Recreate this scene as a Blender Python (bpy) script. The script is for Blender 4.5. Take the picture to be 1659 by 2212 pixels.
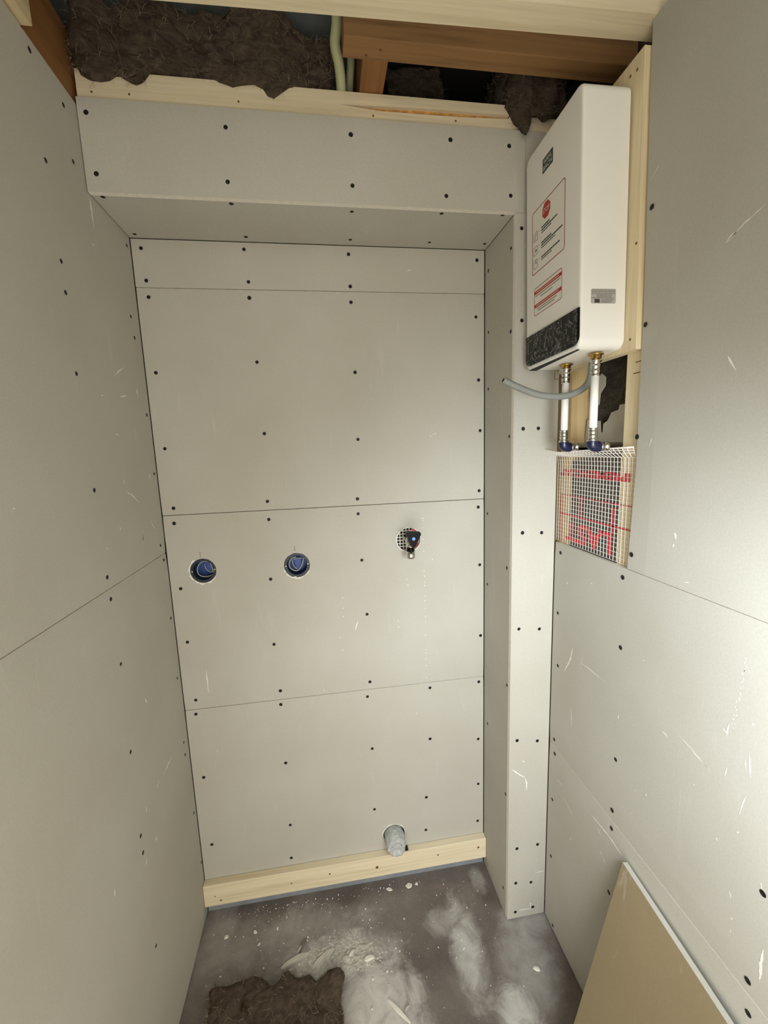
import bpy, bmesh, math, random
from mathutils import Vector, Matrix, noise

# ---------------------------------------------------------------- camera, light, exposure
scene = bpy.context.scene
COL = scene.collection
for o in list(bpy.data.objects):
    bpy.data.objects.remove(o)

cam_data = bpy.data.cameras.new('camera')
cam = bpy.data.objects.new('camera', cam_data)
COL.objects.link(cam)
cam_data.sensor_fit = 'HORIZONTAL'
cam_data.sensor_width = 36.0
cam_data.lens = 36.0 * 889.7033 / 1659.0
cam_data.clip_start = 0.02
cam.location = (0.4547, -1.2154, 1.4738)
cam.rotation_euler = (1.4198, 0.0343, -0.1462)
scene.camera = cam

world = bpy.data.worlds.new('world')
scene.world = world
world.use_nodes = True
world.node_tree.nodes['Background'].inputs[0].default_value = (1.0, 0.93, 0.77, 1)
world.node_tree.nodes['Background'].inputs[1].default_value = 1.66

def area(name, loc, target, sx, sy, power, color):
    l = bpy.data.lights.new(name, 'AREA')
    l.shape = 'RECTANGLE'
    l.size, l.size_y = sx, sy
    l.energy = power
    l.color = color
    o = bpy.data.objects.new(name, l)
    COL.objects.link(o)
    o.location = loc
    d = Vector(target) - Vector(loc)
    o.rotation_euler = d.to_track_quat('-Z', 'Y').to_euler()
    return o

# soft unseen fill light added behind the camera; the doorway is assumed, not built
area('unseen_fill_light', (0.48, -1.72, 0.62), (0.45, 0.0, 0.75), 0.8, 0.9, 9.0, (1.0, 0.95, 0.86))

def spot(name, loc, target, power, angle, radius, color):
    l = bpy.data.lights.new(name, 'SPOT')
    l.energy = power
    l.spot_size = math.radians(angle)
    l.spot_blend = 1.0
    l.shadow_soft_size = radius
    l.color = color
    o = bpy.data.objects.new(name, l)
    COL.objects.link(o)
    o.location = loc
    o.rotation_euler = (Vector(target) - Vector(loc)).to_track_quat('-Z', 'Y').to_euler()
    return o

# unseen beam lamp placed right of the camera, pointing down at the right-hand corner
spot('unseen_beam_lamp', (0.80, -1.27, 1.33), (1.06, -0.64, 1.02), 60.0, 104.0, 0.16, (0.86, 0.94, 1.0))

vs = scene.view_settings
vs.view_transform = 'Standard'
vs.look = 'None'
vs.exposure = 0.0
vs.gamma = 1.0
vs.use_curve_mapping = False

# ---------------------------------------------------------------- dimensions (metres)
W = 0.9445        # niche width
R = 1.0688        # right wall plane
D = 0.1930        # niche depth
ZS = 2.0238       # underside of the niche head
ZH = 2.1977       # top of the head board
Y0 = -2.40        # floor and ceiling run on behind the camera
YW = -1.30        # the side walls end here, out of view, at an assumed doorway
T = 0.0125        # plasterboard thickness

# measured positions on each plane (metres)
SCREWS_HEADER = [(0.018,2.17),(0.289,2.161),(0.555,2.164),(0.783,2.168),(0.925,2.164),(0.023,2.058),(0.284,2.056),(0.554,2.062),(0.772,2.051),(0.93,2.059)]
SCREWS_COLUMN = [(0.959,1.989),(0.963,1.779),(0.971,1.514),(1.013,1.514),(0.974,1.239),(1.029,1.236),(0.968,0.966),(1.029,0.96),(0.968,0.622),(1.031,0.612),(0.973,0.257),(1.04,0.259),(0.971,0.134),(1.021,0.127),(0.971,0.028),(1.029,0.034)]
SCREWS_SOFFIT = [(0.022,-0.173),(0.284,-0.17),(0.553,-0.161),(0.767,-0.17),(0.021,-0.02),(0.29,-0.026),(0.558,-0.031),(0.773,-0.032),(0.918,-0.176),(0.929,-0.035)]
SCREWS_NICHE = [(0.025,2.002),(0.279,2.007),(0.554,2.003),(0.92,1.998),(0.029,1.925),(0.284,1.927),(0.555,1.921),(0.03,1.885),(0.283,1.887),(0.555,1.88),(0.917,1.845),(0.027,1.696),(0.29,1.722),(0.558,1.693),(0.925,1.668),(0.295,1.529),(0.028,1.496),(0.558,1.505),(0.93,1.52),(0.033,1.331),(0.289,1.337),(0.549,1.331),(0.927,1.337),(0.03,1.288),(0.289,1.284),(0.549,1.286),(0.924,1.286),(0.554,1.143),(0.281,1.105),(0.028,1.097),(0.563,0.969),(0.276,0.9),(0.03,0.933),(0.932,0.861),(0.929,1.1),(0.563,0.742),(0.284,0.746),(0.035,0.747),(0.926,0.698),(0.759,0.697),(0.553,0.692),(0.282,0.7),(0.031,0.701),(0.756,0.513),(0.561,0.506),(0.283,0.497),(0.033,0.486),(0.924,0.488),(0.739,0.295),(0.56,0.28),(0.282,0.271),(0.035,0.245),(0.924,0.316),(0.922,0.17),(0.735,0.168),(0.277,0.147)]
SCREWS_LEFT = [(-0.324,1.835),(-0.324,1.781),(-0.326,1.636),(-0.321,1.413),(-0.047,1.823),(-0.04,1.774),(-0.021,1.585),(-0.018,1.43),(-0.032,1.234),(-0.021,1.998),(-0.021,1.19),(-0.021,1.019),(-0.025,0.837),(-0.033,0.636),(-0.034,0.597),(-0.02,0.386),(-0.007,0.194),(-0.318,1.232),(-0.316,1.184),(-0.313,1.037),(-0.323,0.835),(-0.33,0.63),(-0.33,0.586),(-0.331,0.332),(-0.328,1.998),(-0.241,2.147),(-0.232,2.055),(-0.33,2.165)]
SCREWS_RIGHT = [(-0.476,1.891),(-0.477,1.689),(-0.472,1.481),(-0.475,1.243),(-0.221,1.184),(-0.454,1.188),(-0.459,1.032),(-0.463,0.765),(-0.461,0.633),(-0.217,1.013),(-0.225,0.862),(-0.218,0.63),(-0.223,0.588),(-0.218,0.434),(-0.462,0.586),(-0.465,0.415),(-0.22,0.242),(-0.241,0.02),(-0.777,0.798),(-0.771,0.629),(-0.777,0.575)]
SCREWS_REVEAL = [(-0.024,1.961),(-0.026,1.796),(-0.167,1.956),(-0.17,1.759),(-0.027,1.638),(-0.024,1.268),(-0.026,1.043),(-0.03,0.564),(-0.169,1.496),(-0.163,1.135),(-0.172,0.787),(-0.171,0.43),(-0.162,0.086)]
SCUFFS_LEFT = [([(-0.183,2.018),(-0.183,1.993),(-0.181,1.961)],0.0088),([(-0.2,1.921),(-0.189,1.921)],0.0039),([(-0.181,1.655),(-0.152,1.672),(-0.121,1.688)],0.0041),([(-0.058,1.651),(-0.066,1.637),(-0.062,1.625)],0.0059),([(-0.157,1.615),(-0.126,1.621)],0.0043),([(-0.208,1.528),(-0.19,1.527)],0.0031),([(-0.189,1.398),(-0.158,1.384),(-0.129,1.364)],0.0054),([(-0.052,1.432),(-0.049,1.418)],0.0073),([(-0.076,1.311),(-0.069,1.298),(-0.054,1.283)],0.0036),([(-0.123,1.296),(-0.132,1.276),(-0.14,1.262)],0.0046),([(-0.24,1.325),(-0.239,1.315)],0.0031),([(-0.544,1.407),(-0.539,1.406)],0.0027),([(-0.305,1.292),(-0.302,1.287)],0.0038),([(-0.129,1.285),(-0.141,1.261)],0.0046),([(-0.229,0.902),(-0.223,0.888)],0.0067),([(-0.124,0.665),(-0.153,0.662),(-0.188,0.661)],0.0051),([(-0.211,0.667),(-0.23,0.661)],0.0035),([(-0.291,0.667),(-0.29,0.652)],0.0054),([(-0.266,0.56),(-0.263,0.545)],0.0056),([(-0.316,0.557),(-0.326,0.549)],0.0064),([(-0.45,0.635),(-0.451,0.619)],0.0046),([(-0.195,1.426),(-0.192,1.416)],0.0042),([(-0.244,1.607),(-0.237,1.607)],0.0039)]
SCUFFS_RIGHT = [([(-0.576,1.31),(-0.578,1.304),(-0.58,1.296)],0.0058),([(-0.576,1.288),(-0.575,1.282)],0.005),([(-0.603,1.226),(-0.612,1.228)],0.0024),([(-0.293,0.952),(-0.281,0.909),(-0.256,0.861)],0.006),([(-0.322,0.926),(-0.358,0.927),(-0.423,0.926)],0.0026),([(-0.291,0.781),(-0.295,0.752),(-0.298,0.723)],0.0037),([(-0.465,0.877),(-0.464,0.867)],0.0041),([(-0.523,1.036),(-0.526,1.038)],0.0037),([(-0.703,1.024),(-0.702,1.011),(-0.702,1.001)],0.0037),([(-0.694,1.01),(-0.701,1.007)],0.003),([(-0.58,0.922),(-0.594,0.92)],0.0036),([(-0.614,0.94),(-0.647,0.933),(-0.682,0.919)],0.0019),([(-0.737,1.05),(-0.739,1.047)],0.0055),([(-0.738,0.999),(-0.74,0.981),(-0.743,0.962)],0.0042),([(-0.733,0.984),(-0.735,0.972)],0.0028),([(-0.254,1.115),(-0.256,1.107)],0.0049),([(-0.35,1.14),(-0.357,1.143)],0.0044),([(-0.626,1.76),(-0.656,1.776),(-0.685,1.786)],0.0028),([(-0.628,1.761),(-0.643,1.77)],0.0062),([(-0.51,1.477),(-0.504,1.46)],0.0035),([(-0.647,1.595),(-0.662,1.572)],0.0049),([(-0.472,1.938),(-0.489,1.953)],0.0025),([(-0.632,0.934),(-0.658,0.927),(-0.683,0.92)],0.0017),([(-0.739,0.928),(-0.733,0.89)],0.0029),([(-0.734,0.86),(-0.733,0.856)],0.0036),([(-0.731,0.745),(-0.734,0.735)],0.003),([(-0.738,0.704),(-0.739,0.7)],0.0038),([(-0.738,0.681),(-0.74,0.676)],0.003),([(-0.786,0.713),(-0.786,0.682),(-0.787,0.651)],0.0063),([(-0.707,0.95),(-0.705,0.933)],0.003),([(-0.39,0.553),(-0.451,0.559),(-0.504,0.554)],0.007),([(-0.416,0.541),(-0.429,0.532)],0.0034),([(-0.555,0.761),(-0.552,0.756)],0.0038),([(-0.518,0.683),(-0.521,0.682)],0.004),([(-0.702,0.815),(-0.703,0.81)],0.0039),([(-0.268,0.492),(-0.324,0.477)],0.0033),([(-0.237,0.518),(-0.267,0.523)],0.0033),([(-0.313,0.407),(-0.312,0.393)],0.0038),([(-0.426,0.49),(-0.451,0.476)],0.0034),([(-0.654,0.873),(-0.655,0.871)],0.0033),([(-0.524,0.743),(-0.526,0.742)],0.0039),([(-0.773,0.813),(-0.775,0.803)],0.0028),([(-0.717,1.144),(-0.718,1.142)],0.0026),([(-0.719,1.143),(-0.72,1.142)],0.0029),([(-0.716,1.137),(-0.718,1.133)],0.0024),([(-0.719,1.132),(-0.721,1.129)],0.002),([(-0.718,1.125),(-0.719,1.122)],0.0028),([(-0.717,1.125),(-0.719,1.122)],0.0026),([(-0.715,1.119),(-0.716,1.116)],0.0024),([(-0.717,1.111),(-0.719,1.108)],0.0031),([(-0.715,1.105),(-0.716,1.103)],0.0031),([(-0.717,1.106),(-0.718,1.105)],0.0021),([(-0.717,1.099),(-0.719,1.097)],0.0022),([(-0.714,1.093),(-0.716,1.092)],0.0026),([(-0.715,1.086),(-0.716,1.083)],0.0031),([(-0.716,1.081),(-0.717,1.079)],0.002),([(-0.715,1.077),(-0.717,1.073)],0.0026),([(-0.714,1.076),(-0.715,1.072)],0.0026),([(-0.711,1.07),(-0.712,1.067)],0.0032),([(-0.71,1.06),(-0.711,1.058)],0.002),([(-0.711,1.056),(-0.712,1.053)],0.0019),([(-0.712,1.056),(-0.713,1.054)],0.0023),([(-0.713,1.047),(-0.714,1.045)],0.0032),([(-0.709,1.045),(-0.71,1.042)],0.0019),([(-0.708,1.038),(-0.71,1.035)],0.002),([(-0.707,1.029),(-0.709,1.028)],0.0032),([(-0.711,1.03),(-0.713,1.028)],0.0026),([(-0.71,1.023),(-0.711,1.021)],0.0027)]
SCUFFS_COLUMN = [([(0.952,0.531),(0.971,0.515),(0.995,0.496)],0.0054),([(0.995,0.496),(1.0,0.477),(1.0,0.45)],0.0055),([(0.986,0.553),(0.992,0.55)],0.0068),([(1.037,0.158),(1.05,0.16),(1.065,0.16)],0.0036),([(0.978,0.031),(1.003,0.032),(1.029,0.029)],0.0044),([(1.019,0.055),(1.022,0.033)],0.0058)]
SCUFFS_NICHE = [([(0.073,0.842),(0.074,0.806),(0.074,0.761)],0.0042),([(0.533,0.949),(0.523,0.919)],0.0043),([(0.933,2.224),(0.937,2.204)],0.0026),([(0.717,1.965),(0.727,1.968)],0.0032),([(0.746,1.263),(0.747,1.258)],0.0034),([(0.746,1.255),(0.747,1.251)],0.0038),([(0.746,1.234),(0.746,1.231)],0.0031),([(0.746,1.198),(0.747,1.192)],0.0035),([(0.746,1.186),(0.747,1.182)],0.0026),([(0.747,1.158),(0.748,1.155)],0.0036),([(0.774,1.13),(0.775,1.127)],0.0037),([(0.747,1.096),(0.748,1.091)],0.0027),([(0.748,1.079),(0.749,1.075)],0.0034),([(0.748,1.06),(0.749,1.055)],0.0032),([(0.748,1.049),(0.748,1.044)],0.0039),([(0.747,1.014),(0.748,1.012)],0.0027),([(0.748,0.999),(0.749,0.994)],0.0043),([(0.748,0.973),(0.749,0.97)],0.0034),([(0.749,0.947),(0.749,0.942)],0.0032),([(0.748,0.929),(0.749,0.926)],0.0032),([(0.747,0.884),(0.748,0.88)],0.0037),([(0.748,0.834),(0.749,0.83)],0.0034),([(0.748,0.823),(0.749,0.817)],0.0027),([(0.747,0.803),(0.748,0.799)],0.004),([(0.748,0.779),(0.749,0.775)],0.0031),([(0.748,0.737),(0.748,0.732)],0.0031),([(0.692,1.073),(0.693,1.07)],0.0033),([(0.694,1.055),(0.695,1.05)],0.0028),([(0.49,1.031),(0.491,1.027)],0.0031),([(0.49,0.998),(0.49,0.993)],0.0033),([(0.49,0.971),(0.49,0.966)],0.0029),([(0.476,0.903),(0.477,0.899)],0.0037),([(0.482,0.863),(0.482,0.857)],0.0034),([(0.378,0.937),(0.379,0.934)],0.0028),([(0.66,0.94),(0.661,0.935)],0.003),([(0.661,0.921),(0.662,0.915)],0.0041),([(0.619,0.819),(0.62,0.816)],0.0031),([(0.79,1.517),(0.79,1.512)],0.0036),([(0.775,1.51),(0.776,1.505)],0.0031),([(0.782,1.513),(0.783,1.511)],0.003),([(0.082,0.573),(0.082,0.568)],0.003),([(0.712,0.614),(0.713,0.609)],0.0035),([(0.417,0.733),(0.418,0.729)],0.0033)]
FRAG = [(0.164,-0.088),(0.076,-0.088),(0.18,-0.124),(0.198,-0.229),(0.663,0.001),(0.69,0.001),(0.596,-0.001),(0.974,-0.32),(0.78,-0.052),(0.788,-0.239),(0.082,-0.186),(0.145,-0.214),(0.232,-0.091),(0.187,-0.236),(0.074,-0.204)]
SLIV = [[(0.547,-0.316),(0.573,-0.346),(0.597,-0.371)],[(0.253,-0.198),(0.292,-0.183),(0.333,-0.174)],[(0.341,-0.215),(0.374,-0.191),(0.407,-0.176)],[(0.493,-0.218),(0.521,-0.215)],[(0.302,-0.174),(0.322,-0.132)],[(0.247,-0.23),(0.287,-0.204)],[(0.449,-0.204),(0.464,-0.189)],[(0.395,-0.2),(0.408,-0.197)],[(0.427,-0.206),(0.449,-0.204)],[(0.354,-0.188),(0.374,-0.18)],[(0.298,-0.168),(0.311,-0.151)],[(0.586,-0.348),(0.601,-0.337)],[(1.114,-0.07),(1.137,-0.069)]]
SLOT = [(0.534,2.222),(0.58,2.223),(0.705,2.227),(0.813,2.227),(0.928,2.227),(0.922,2.22),(0.813,2.216),(0.705,2.215),(0.621,2.215)]

# ---------------------------------------------------------------- materials
def new_mat(name):
    m = bpy.data.materials.new(name)
    m.use_nodes = True
    nt = m.node_tree
    return m, nt, nt.nodes['Principled BSDF']

def S(c):
    """sRGB 0-255 to linear rgba"""
    r = []
    for v in c:
        v = v / 255.0
        r.append(v / 12.92 if v <= 0.04045 else ((v + 0.055) / 1.055) ** 2.4)
    return (r[0], r[1], r[2], 1.0)

def coords(nt, scale=(1, 1, 1), rot=(0, 0, 0)):
    tc = nt.nodes.new('ShaderNodeTexCoord')
    mp = nt.nodes.new('ShaderNodeMapping')
    mp.inputs['Scale'].default_value = scale
    mp.inputs['Rotation'].default_value = rot
    nt.links.new(tc.outputs['Object'], mp.inputs['Vector'])
    return mp.outputs['Vector']

def noise_tex(nt, vec, scale, detail=4, rough=0.55, dist=0.0):
    n = nt.nodes.new('ShaderNodeTexNoise')
    n.inputs['Scale'].default_value = scale
    n.inputs['Detail'].default_value = detail
    n.inputs['Roughness'].default_value = rough
    n.inputs['Distortion'].default_value = dist
    nt.links.new(vec, n.inputs['Vector'])
    return n.outputs['Fac']

def ramp(nt, fac, stops):
    r = nt.nodes.new('ShaderNodeValToRGB')
    e = r.color_ramp.elements
    e[0].position, e[0].color = stops[0]
    e[1].position, e[1].color = stops[-1]
    for p, c in stops[1:-1]:
        k = e.new(p)
        k.color = c
    nt.links.new(fac, r.inputs['Fac'])
    return r.outputs['Color']

def mix(nt, fac, a, b, mode='MIX'):
    m = nt.nodes.new('ShaderNodeMix')
    m.data_type = 'RGBA'
    m.blend_type = mode
    for sock, v in ((m.inputs[0], fac), (m.inputs[6], a), (m.inputs[7], b)):
        if isinstance(v, bpy.types.NodeSocket):
            nt.links.new(v, sock)
        else:
            sock.default_value = v
    return m.outputs[2]

def bump(nt, b, height, strength, distance=0.002):
    n = nt.nodes.new('ShaderNodeBump')
    n.inputs['Strength'].default_value = strength
    n.inputs['Distance'].default_value = distance
    nt.links.new(height, n.inputs['Height'])
    nt.links.new(n.outputs['Normal'], b.inputs['Normal'])

def plain(name, col, rough=0.5, metal=0.0, var=0.0, vscale=40.0, spec=0.5, bmp=0.0, bscale=200.0):
    m, nt, b = new_mat(name)
    b.inputs['Roughness'].default_value = rough
    b.inputs['Metallic'].default_value = metal
    b.inputs['Specular IOR Level'].default_value = spec
    c = S(col)
    v = coords(nt)
    f = noise_tex(nt, v, vscale)
    lo = tuple(x * (1 - var) for x in c[:3]) + (1,)
    hi = tuple(min(1, x * (1 + var)) for x in c[:3]) + (1,)
    nt.links.new(ramp(nt, f, [(0.3, lo), (0.7, hi)]), b.inputs['Base Color'])
    if bmp:
        bump(nt, b, noise_tex(nt, v, bscale), bmp, 0.001)
    return m

def paper_mat(name, col, dark, light):
    """grey card face of plasterboard: mottled card with tiny fibres"""
    m, nt, b = new_mat(name)
    v = coords(nt)
    big = ramp(nt, noise_tex(nt, v, 3.0, 3), [(0.30, S(dark)), (0.55, S(col)), (0.75, S(light))])
    fine = ramp(nt, noise_tex(nt, v, 260.0, 4, 0.7), [(0.35, (0.94, 0.94, 0.94, 1)), (0.65, (1.03, 1.03, 1.03, 1))])
    c = mix(nt, 1.0, big, fine, 'MULTIPLY')
    wv = coords(nt, (16.0, 16.0, 2.5))
    dust = ramp(nt, noise_tex(nt, wv, 2.2, 6, 0.65, 0.6), [(0.62, (0, 0, 0, 1)), (0.82, (0.35, 0.35, 0.35, 1))])
    c = mix(nt, dust, c, S((214, 211, 203)))
    nt.links.new(c, b.inputs['Base Color'])
    b.inputs['Roughness'].default_value = 0.72
    b.inputs['Specular IOR Level'].default_value = 0.35
    bump(nt, b, noise_tex(nt, v, 420.0, 3), 0.12, 0.0006)
    return m

def wood_mat(name, light, dark, axis, scale=1.0, knots=True, rough=0.65):
    m, nt, b = new_mat(name)
    sc = [38.0, 38.0, 38.0]
    sc[axis] = 1.6
    v = coords(nt, tuple(s * scale for s in sc))
    g = noise_tex(nt, v, 1.0, 5, 0.6, 0.4)
    c = ramp(nt, g, [(0.28, S(dark)), (0.50, S(light)), (0.80, tuple(min(1, x * 1.08) for x in S(light)[:3]) + (1,))])
    sc2 = [160.0] * 3
    sc2[axis] = 5.0
    f = ramp(nt, noise_tex(nt, coords(nt, tuple(sc2)), 1.0, 3), [(0.3, (0.9, 0.9, 0.9, 1)), (0.7, (1.04, 1.04, 1.04, 1))])
    c = mix(nt, 1.0, c, f, 'MULTIPLY')
    nt.links.new(c, b.inputs['Base Color'])
    b.inputs['Roughness'].default_value = rough
    bump(nt, b, g, 0.15, 0.001)
    return m

M = {}
M['paper'] = paper_mat('grey_plasterboard_card', (181, 178, 168), (176, 172, 161), (186, 183, 174))
M['brown_paper'] = paper_mat('brown_plasterboard_back', (141, 126, 98), (136, 121, 94), (146, 131, 103))
M['core'] = plain('gypsum_core', (222, 217, 206), 0.9, var=0.06, vscale=90, bmp=0.4, bscale=300)
M['seam'] = plain('dark_cavity_board', (74, 64, 50), 0.9, var=0.2)
M['screw'] = plain('black_phosphate_screw', (26, 24, 21), 0.5, 0.4, var=0.2)
M['screw_light'] = plain('zinc_screw', (190, 188, 180), 0.35, 0.9)
M['chalk'] = plain('gypsum_dust_mark', (226, 224, 217), 0.95, var=0.05, vscale=300)
M['pine_x'] = wood_mat('planed_pine_along_x', (226, 212, 182), (208, 190, 155), 0)
M['pine_y'] = wood_mat('planed_pine_along_y', (222, 205, 168), (198, 174, 130), 1)
M['pine_z'] = wood_mat('planed_pine_along_z', (224, 208, 172), (203, 181, 139), 2)
M['old_pine_z'] = wood_mat('old_stained_pine', (196, 170, 122), (120, 92, 58), 2)
M['brown_x'] = wood_mat('old_brown_joist_x', (150, 112, 70), (108, 76, 44), 0)
M['brown_y'] = wood_mat('old_brown_joist_y', (142, 98, 54), (100, 66, 34), 1)
M['osb'] = plain('strand_board', (196, 146, 80), 0.8, var=0.45, vscale=70)
M['knot'] = plain('wood_knot', (112, 76, 42), 0.7, var=0.2)
M['white'] = plain('white_enamel', (236, 234, 228), 0.35, var=0.006)
M['black'] = plain('black_gloss_plastic', (13, 12, 12), 0.30, var=0.1, spec=0.10)
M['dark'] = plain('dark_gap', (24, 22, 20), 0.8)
M['logo'] = plain('dark_green_logo', (32, 40, 36), 0.5)
M['print_white'] = plain('white_print', (222, 222, 216), 0.5)
M['print_black'] = plain('black_print', (62, 60, 58), 0.6)
M['print_red'] = plain('red_print', (178, 34, 36), 0.5)
M['print_dark_red'] = plain('dark_red_frame_print', (140, 52, 50), 0.5)
M['sticker'] = plain('clear_white_sticker', (231, 228, 220), 0.4)
M['grey_label'] = plain('silver_rating_label', (172, 171, 165), 0.35)
M['grey_print'] = plain('grey_print', (112, 111, 106), 0.5)
M['brass'] = plain('brass', (196, 160, 96), 0.25, 1.0, var=0.08)
M['chrome'] = plain('chrome', (214, 212, 208), 0.12, 1.0)
M['pipe_white'] = plain('white_composite_pipe', (238, 237, 232), 0.3)
M['navy'] = plain('dark_blue_plastic', (24, 27, 58), 0.28)
M['blue_box'] = plain('blue_box_plastic', (34, 64, 138), 0.5, var=0.15)
M['box_rim'] = plain('dark_blue_rim', (20, 27, 44), 0.45)
M['conduit'] = plain('pale_green_conduit', (176, 178, 138), 0.55, var=0.06)
M['conduit_grey'] = plain('grey_green_conduit', (150, 156, 132), 0.5)
M['cable'] = plain('grey_cable_sheath', (128, 130, 126), 0.55, var=0.06)
M['membrane'] = plain('blue_grey_membrane', (136, 141, 147), 0.4, var=0.15, vscale=15)
M['underlay'] = plain('grey_blue_roof_underlay', (122, 128, 128), 0.6, var=0.1)
M['film_red'] = plain('red_film_print', (186, 32, 44), 0.5)
M['grid'] = plain('white_reinforcing_thread', (232, 228, 220), 0.5)
M['blue_dot'] = plain('blue_marker', (92, 146, 206), 0.3)
M['plaster_bit'] = plain('broken_gypsum', (226, 222, 212), 0.9, var=0.06)
M['rubble'] = plain('plaster_rubble', (182, 178, 169), 0.95, var=0.22, vscale=90, bmp=0.5, bscale=400)
M['card_bit'] = plain('torn_card', (196, 191, 180), 0.9, var=0.08)
M['dark_card'] = plain('dark_splinter', (120, 112, 100), 0.9, var=0.1)

def wool_mat(name, dark, light):
    m, nt, b = new_mat(name)
    v = coords(nt, (1.0, 1.0, 2.2))
    c = ramp(nt, noise_tex(nt, v, 26.0, 6, 0.7, 1.2), [(0.30, S(dark)), (0.72, S(light))])
    nt.links.new(c, b.inputs['Base Color'])
    b.inputs['Roughness'].default_value = 1.0
    b.inputs['Specular IOR Level'].default_value = 0.1
    bump(nt, b, noise_tex(nt, v, 170.0, 6, 0.8, 2.5), 1.0, 0.008)
    return m
M['wool'] = wool_mat('brown_mineral_wool', (78, 65, 54), (148, 131, 114))
M['fibre'] = plain('pale_wool_fibre', (150, 134, 116), 0.9, var=0.2)
M['grey_wool'] = wool_mat('grey_mineral_wool', (72, 66, 56), (134, 126, 112))
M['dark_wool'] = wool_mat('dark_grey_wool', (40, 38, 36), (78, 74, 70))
M['foam'] = plain('pale_grey_torn_film', (176, 170, 158), 0.7, var=0.08, vscale=25)

# translucent film with sheen
def film_mat(name, col, alpha, rough, bmp=0.0):
    m, nt, b = new_mat(name)
    b.inputs['Base Color'].default_value = S(col)
    b.inputs['Roughness'].default_value = rough
    b.inputs['Alpha'].default_value = alpha
    if bmp:
        v = coords(nt, (1.0, 1.0, 0.7))
        bump(nt, b, noise_tex(nt, v, 55.0, 4, 0.5, 1.6), bmp, 0.006)
    return m
M['vapour_film'] = film_mat('translucent_vapour_film', (226, 206, 186), 0.10, 0.3)
def wrap_mat():
    m, nt, b = new_mat('creased_clear_wrap')
    b.inputs['Base Color'].default_value = S((196, 196, 194))
    b.inputs['Roughness'].default_value = 0.18
    v = coords(nt, (1.0, 1.0, 0.8))
    f = noise_tex(nt, v, 34.0, 4, 0.6, 2.2)
    # crease highlights painted in: pale, denser lines where the noise crosses its middle value
    a = nt.nodes.new('ShaderNodeMath'); a.operation = 'SUBTRACT'; a.inputs[1].default_value = 0.5
    nt.links.new(f, a.inputs[0])
    c = nt.nodes.new('ShaderNodeMath'); c.operation = 'ABSOLUTE'
    nt.links.new(a.outputs[0], c.inputs[0])
    mr = nt.nodes.new('ShaderNodeMapRange')
    mr.inputs[1].default_value = 0.0; mr.inputs[2].default_value = 0.028
    mr.inputs[3].default_value = 0.42; mr.inputs[4].default_value = 0.045
    nt.links.new(c.outputs[0], mr.inputs[0])
    nt.links.new(mr.outputs[0], b.inputs['Alpha'])
    bump(nt, b, f, 0.8, 0.006)
    return m
M['wrap'] = wrap_mat()
M['bag'] = film_mat('grey_plastic_wrap', (190, 192, 190), 0.92, 0.24, 1.0)

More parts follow.
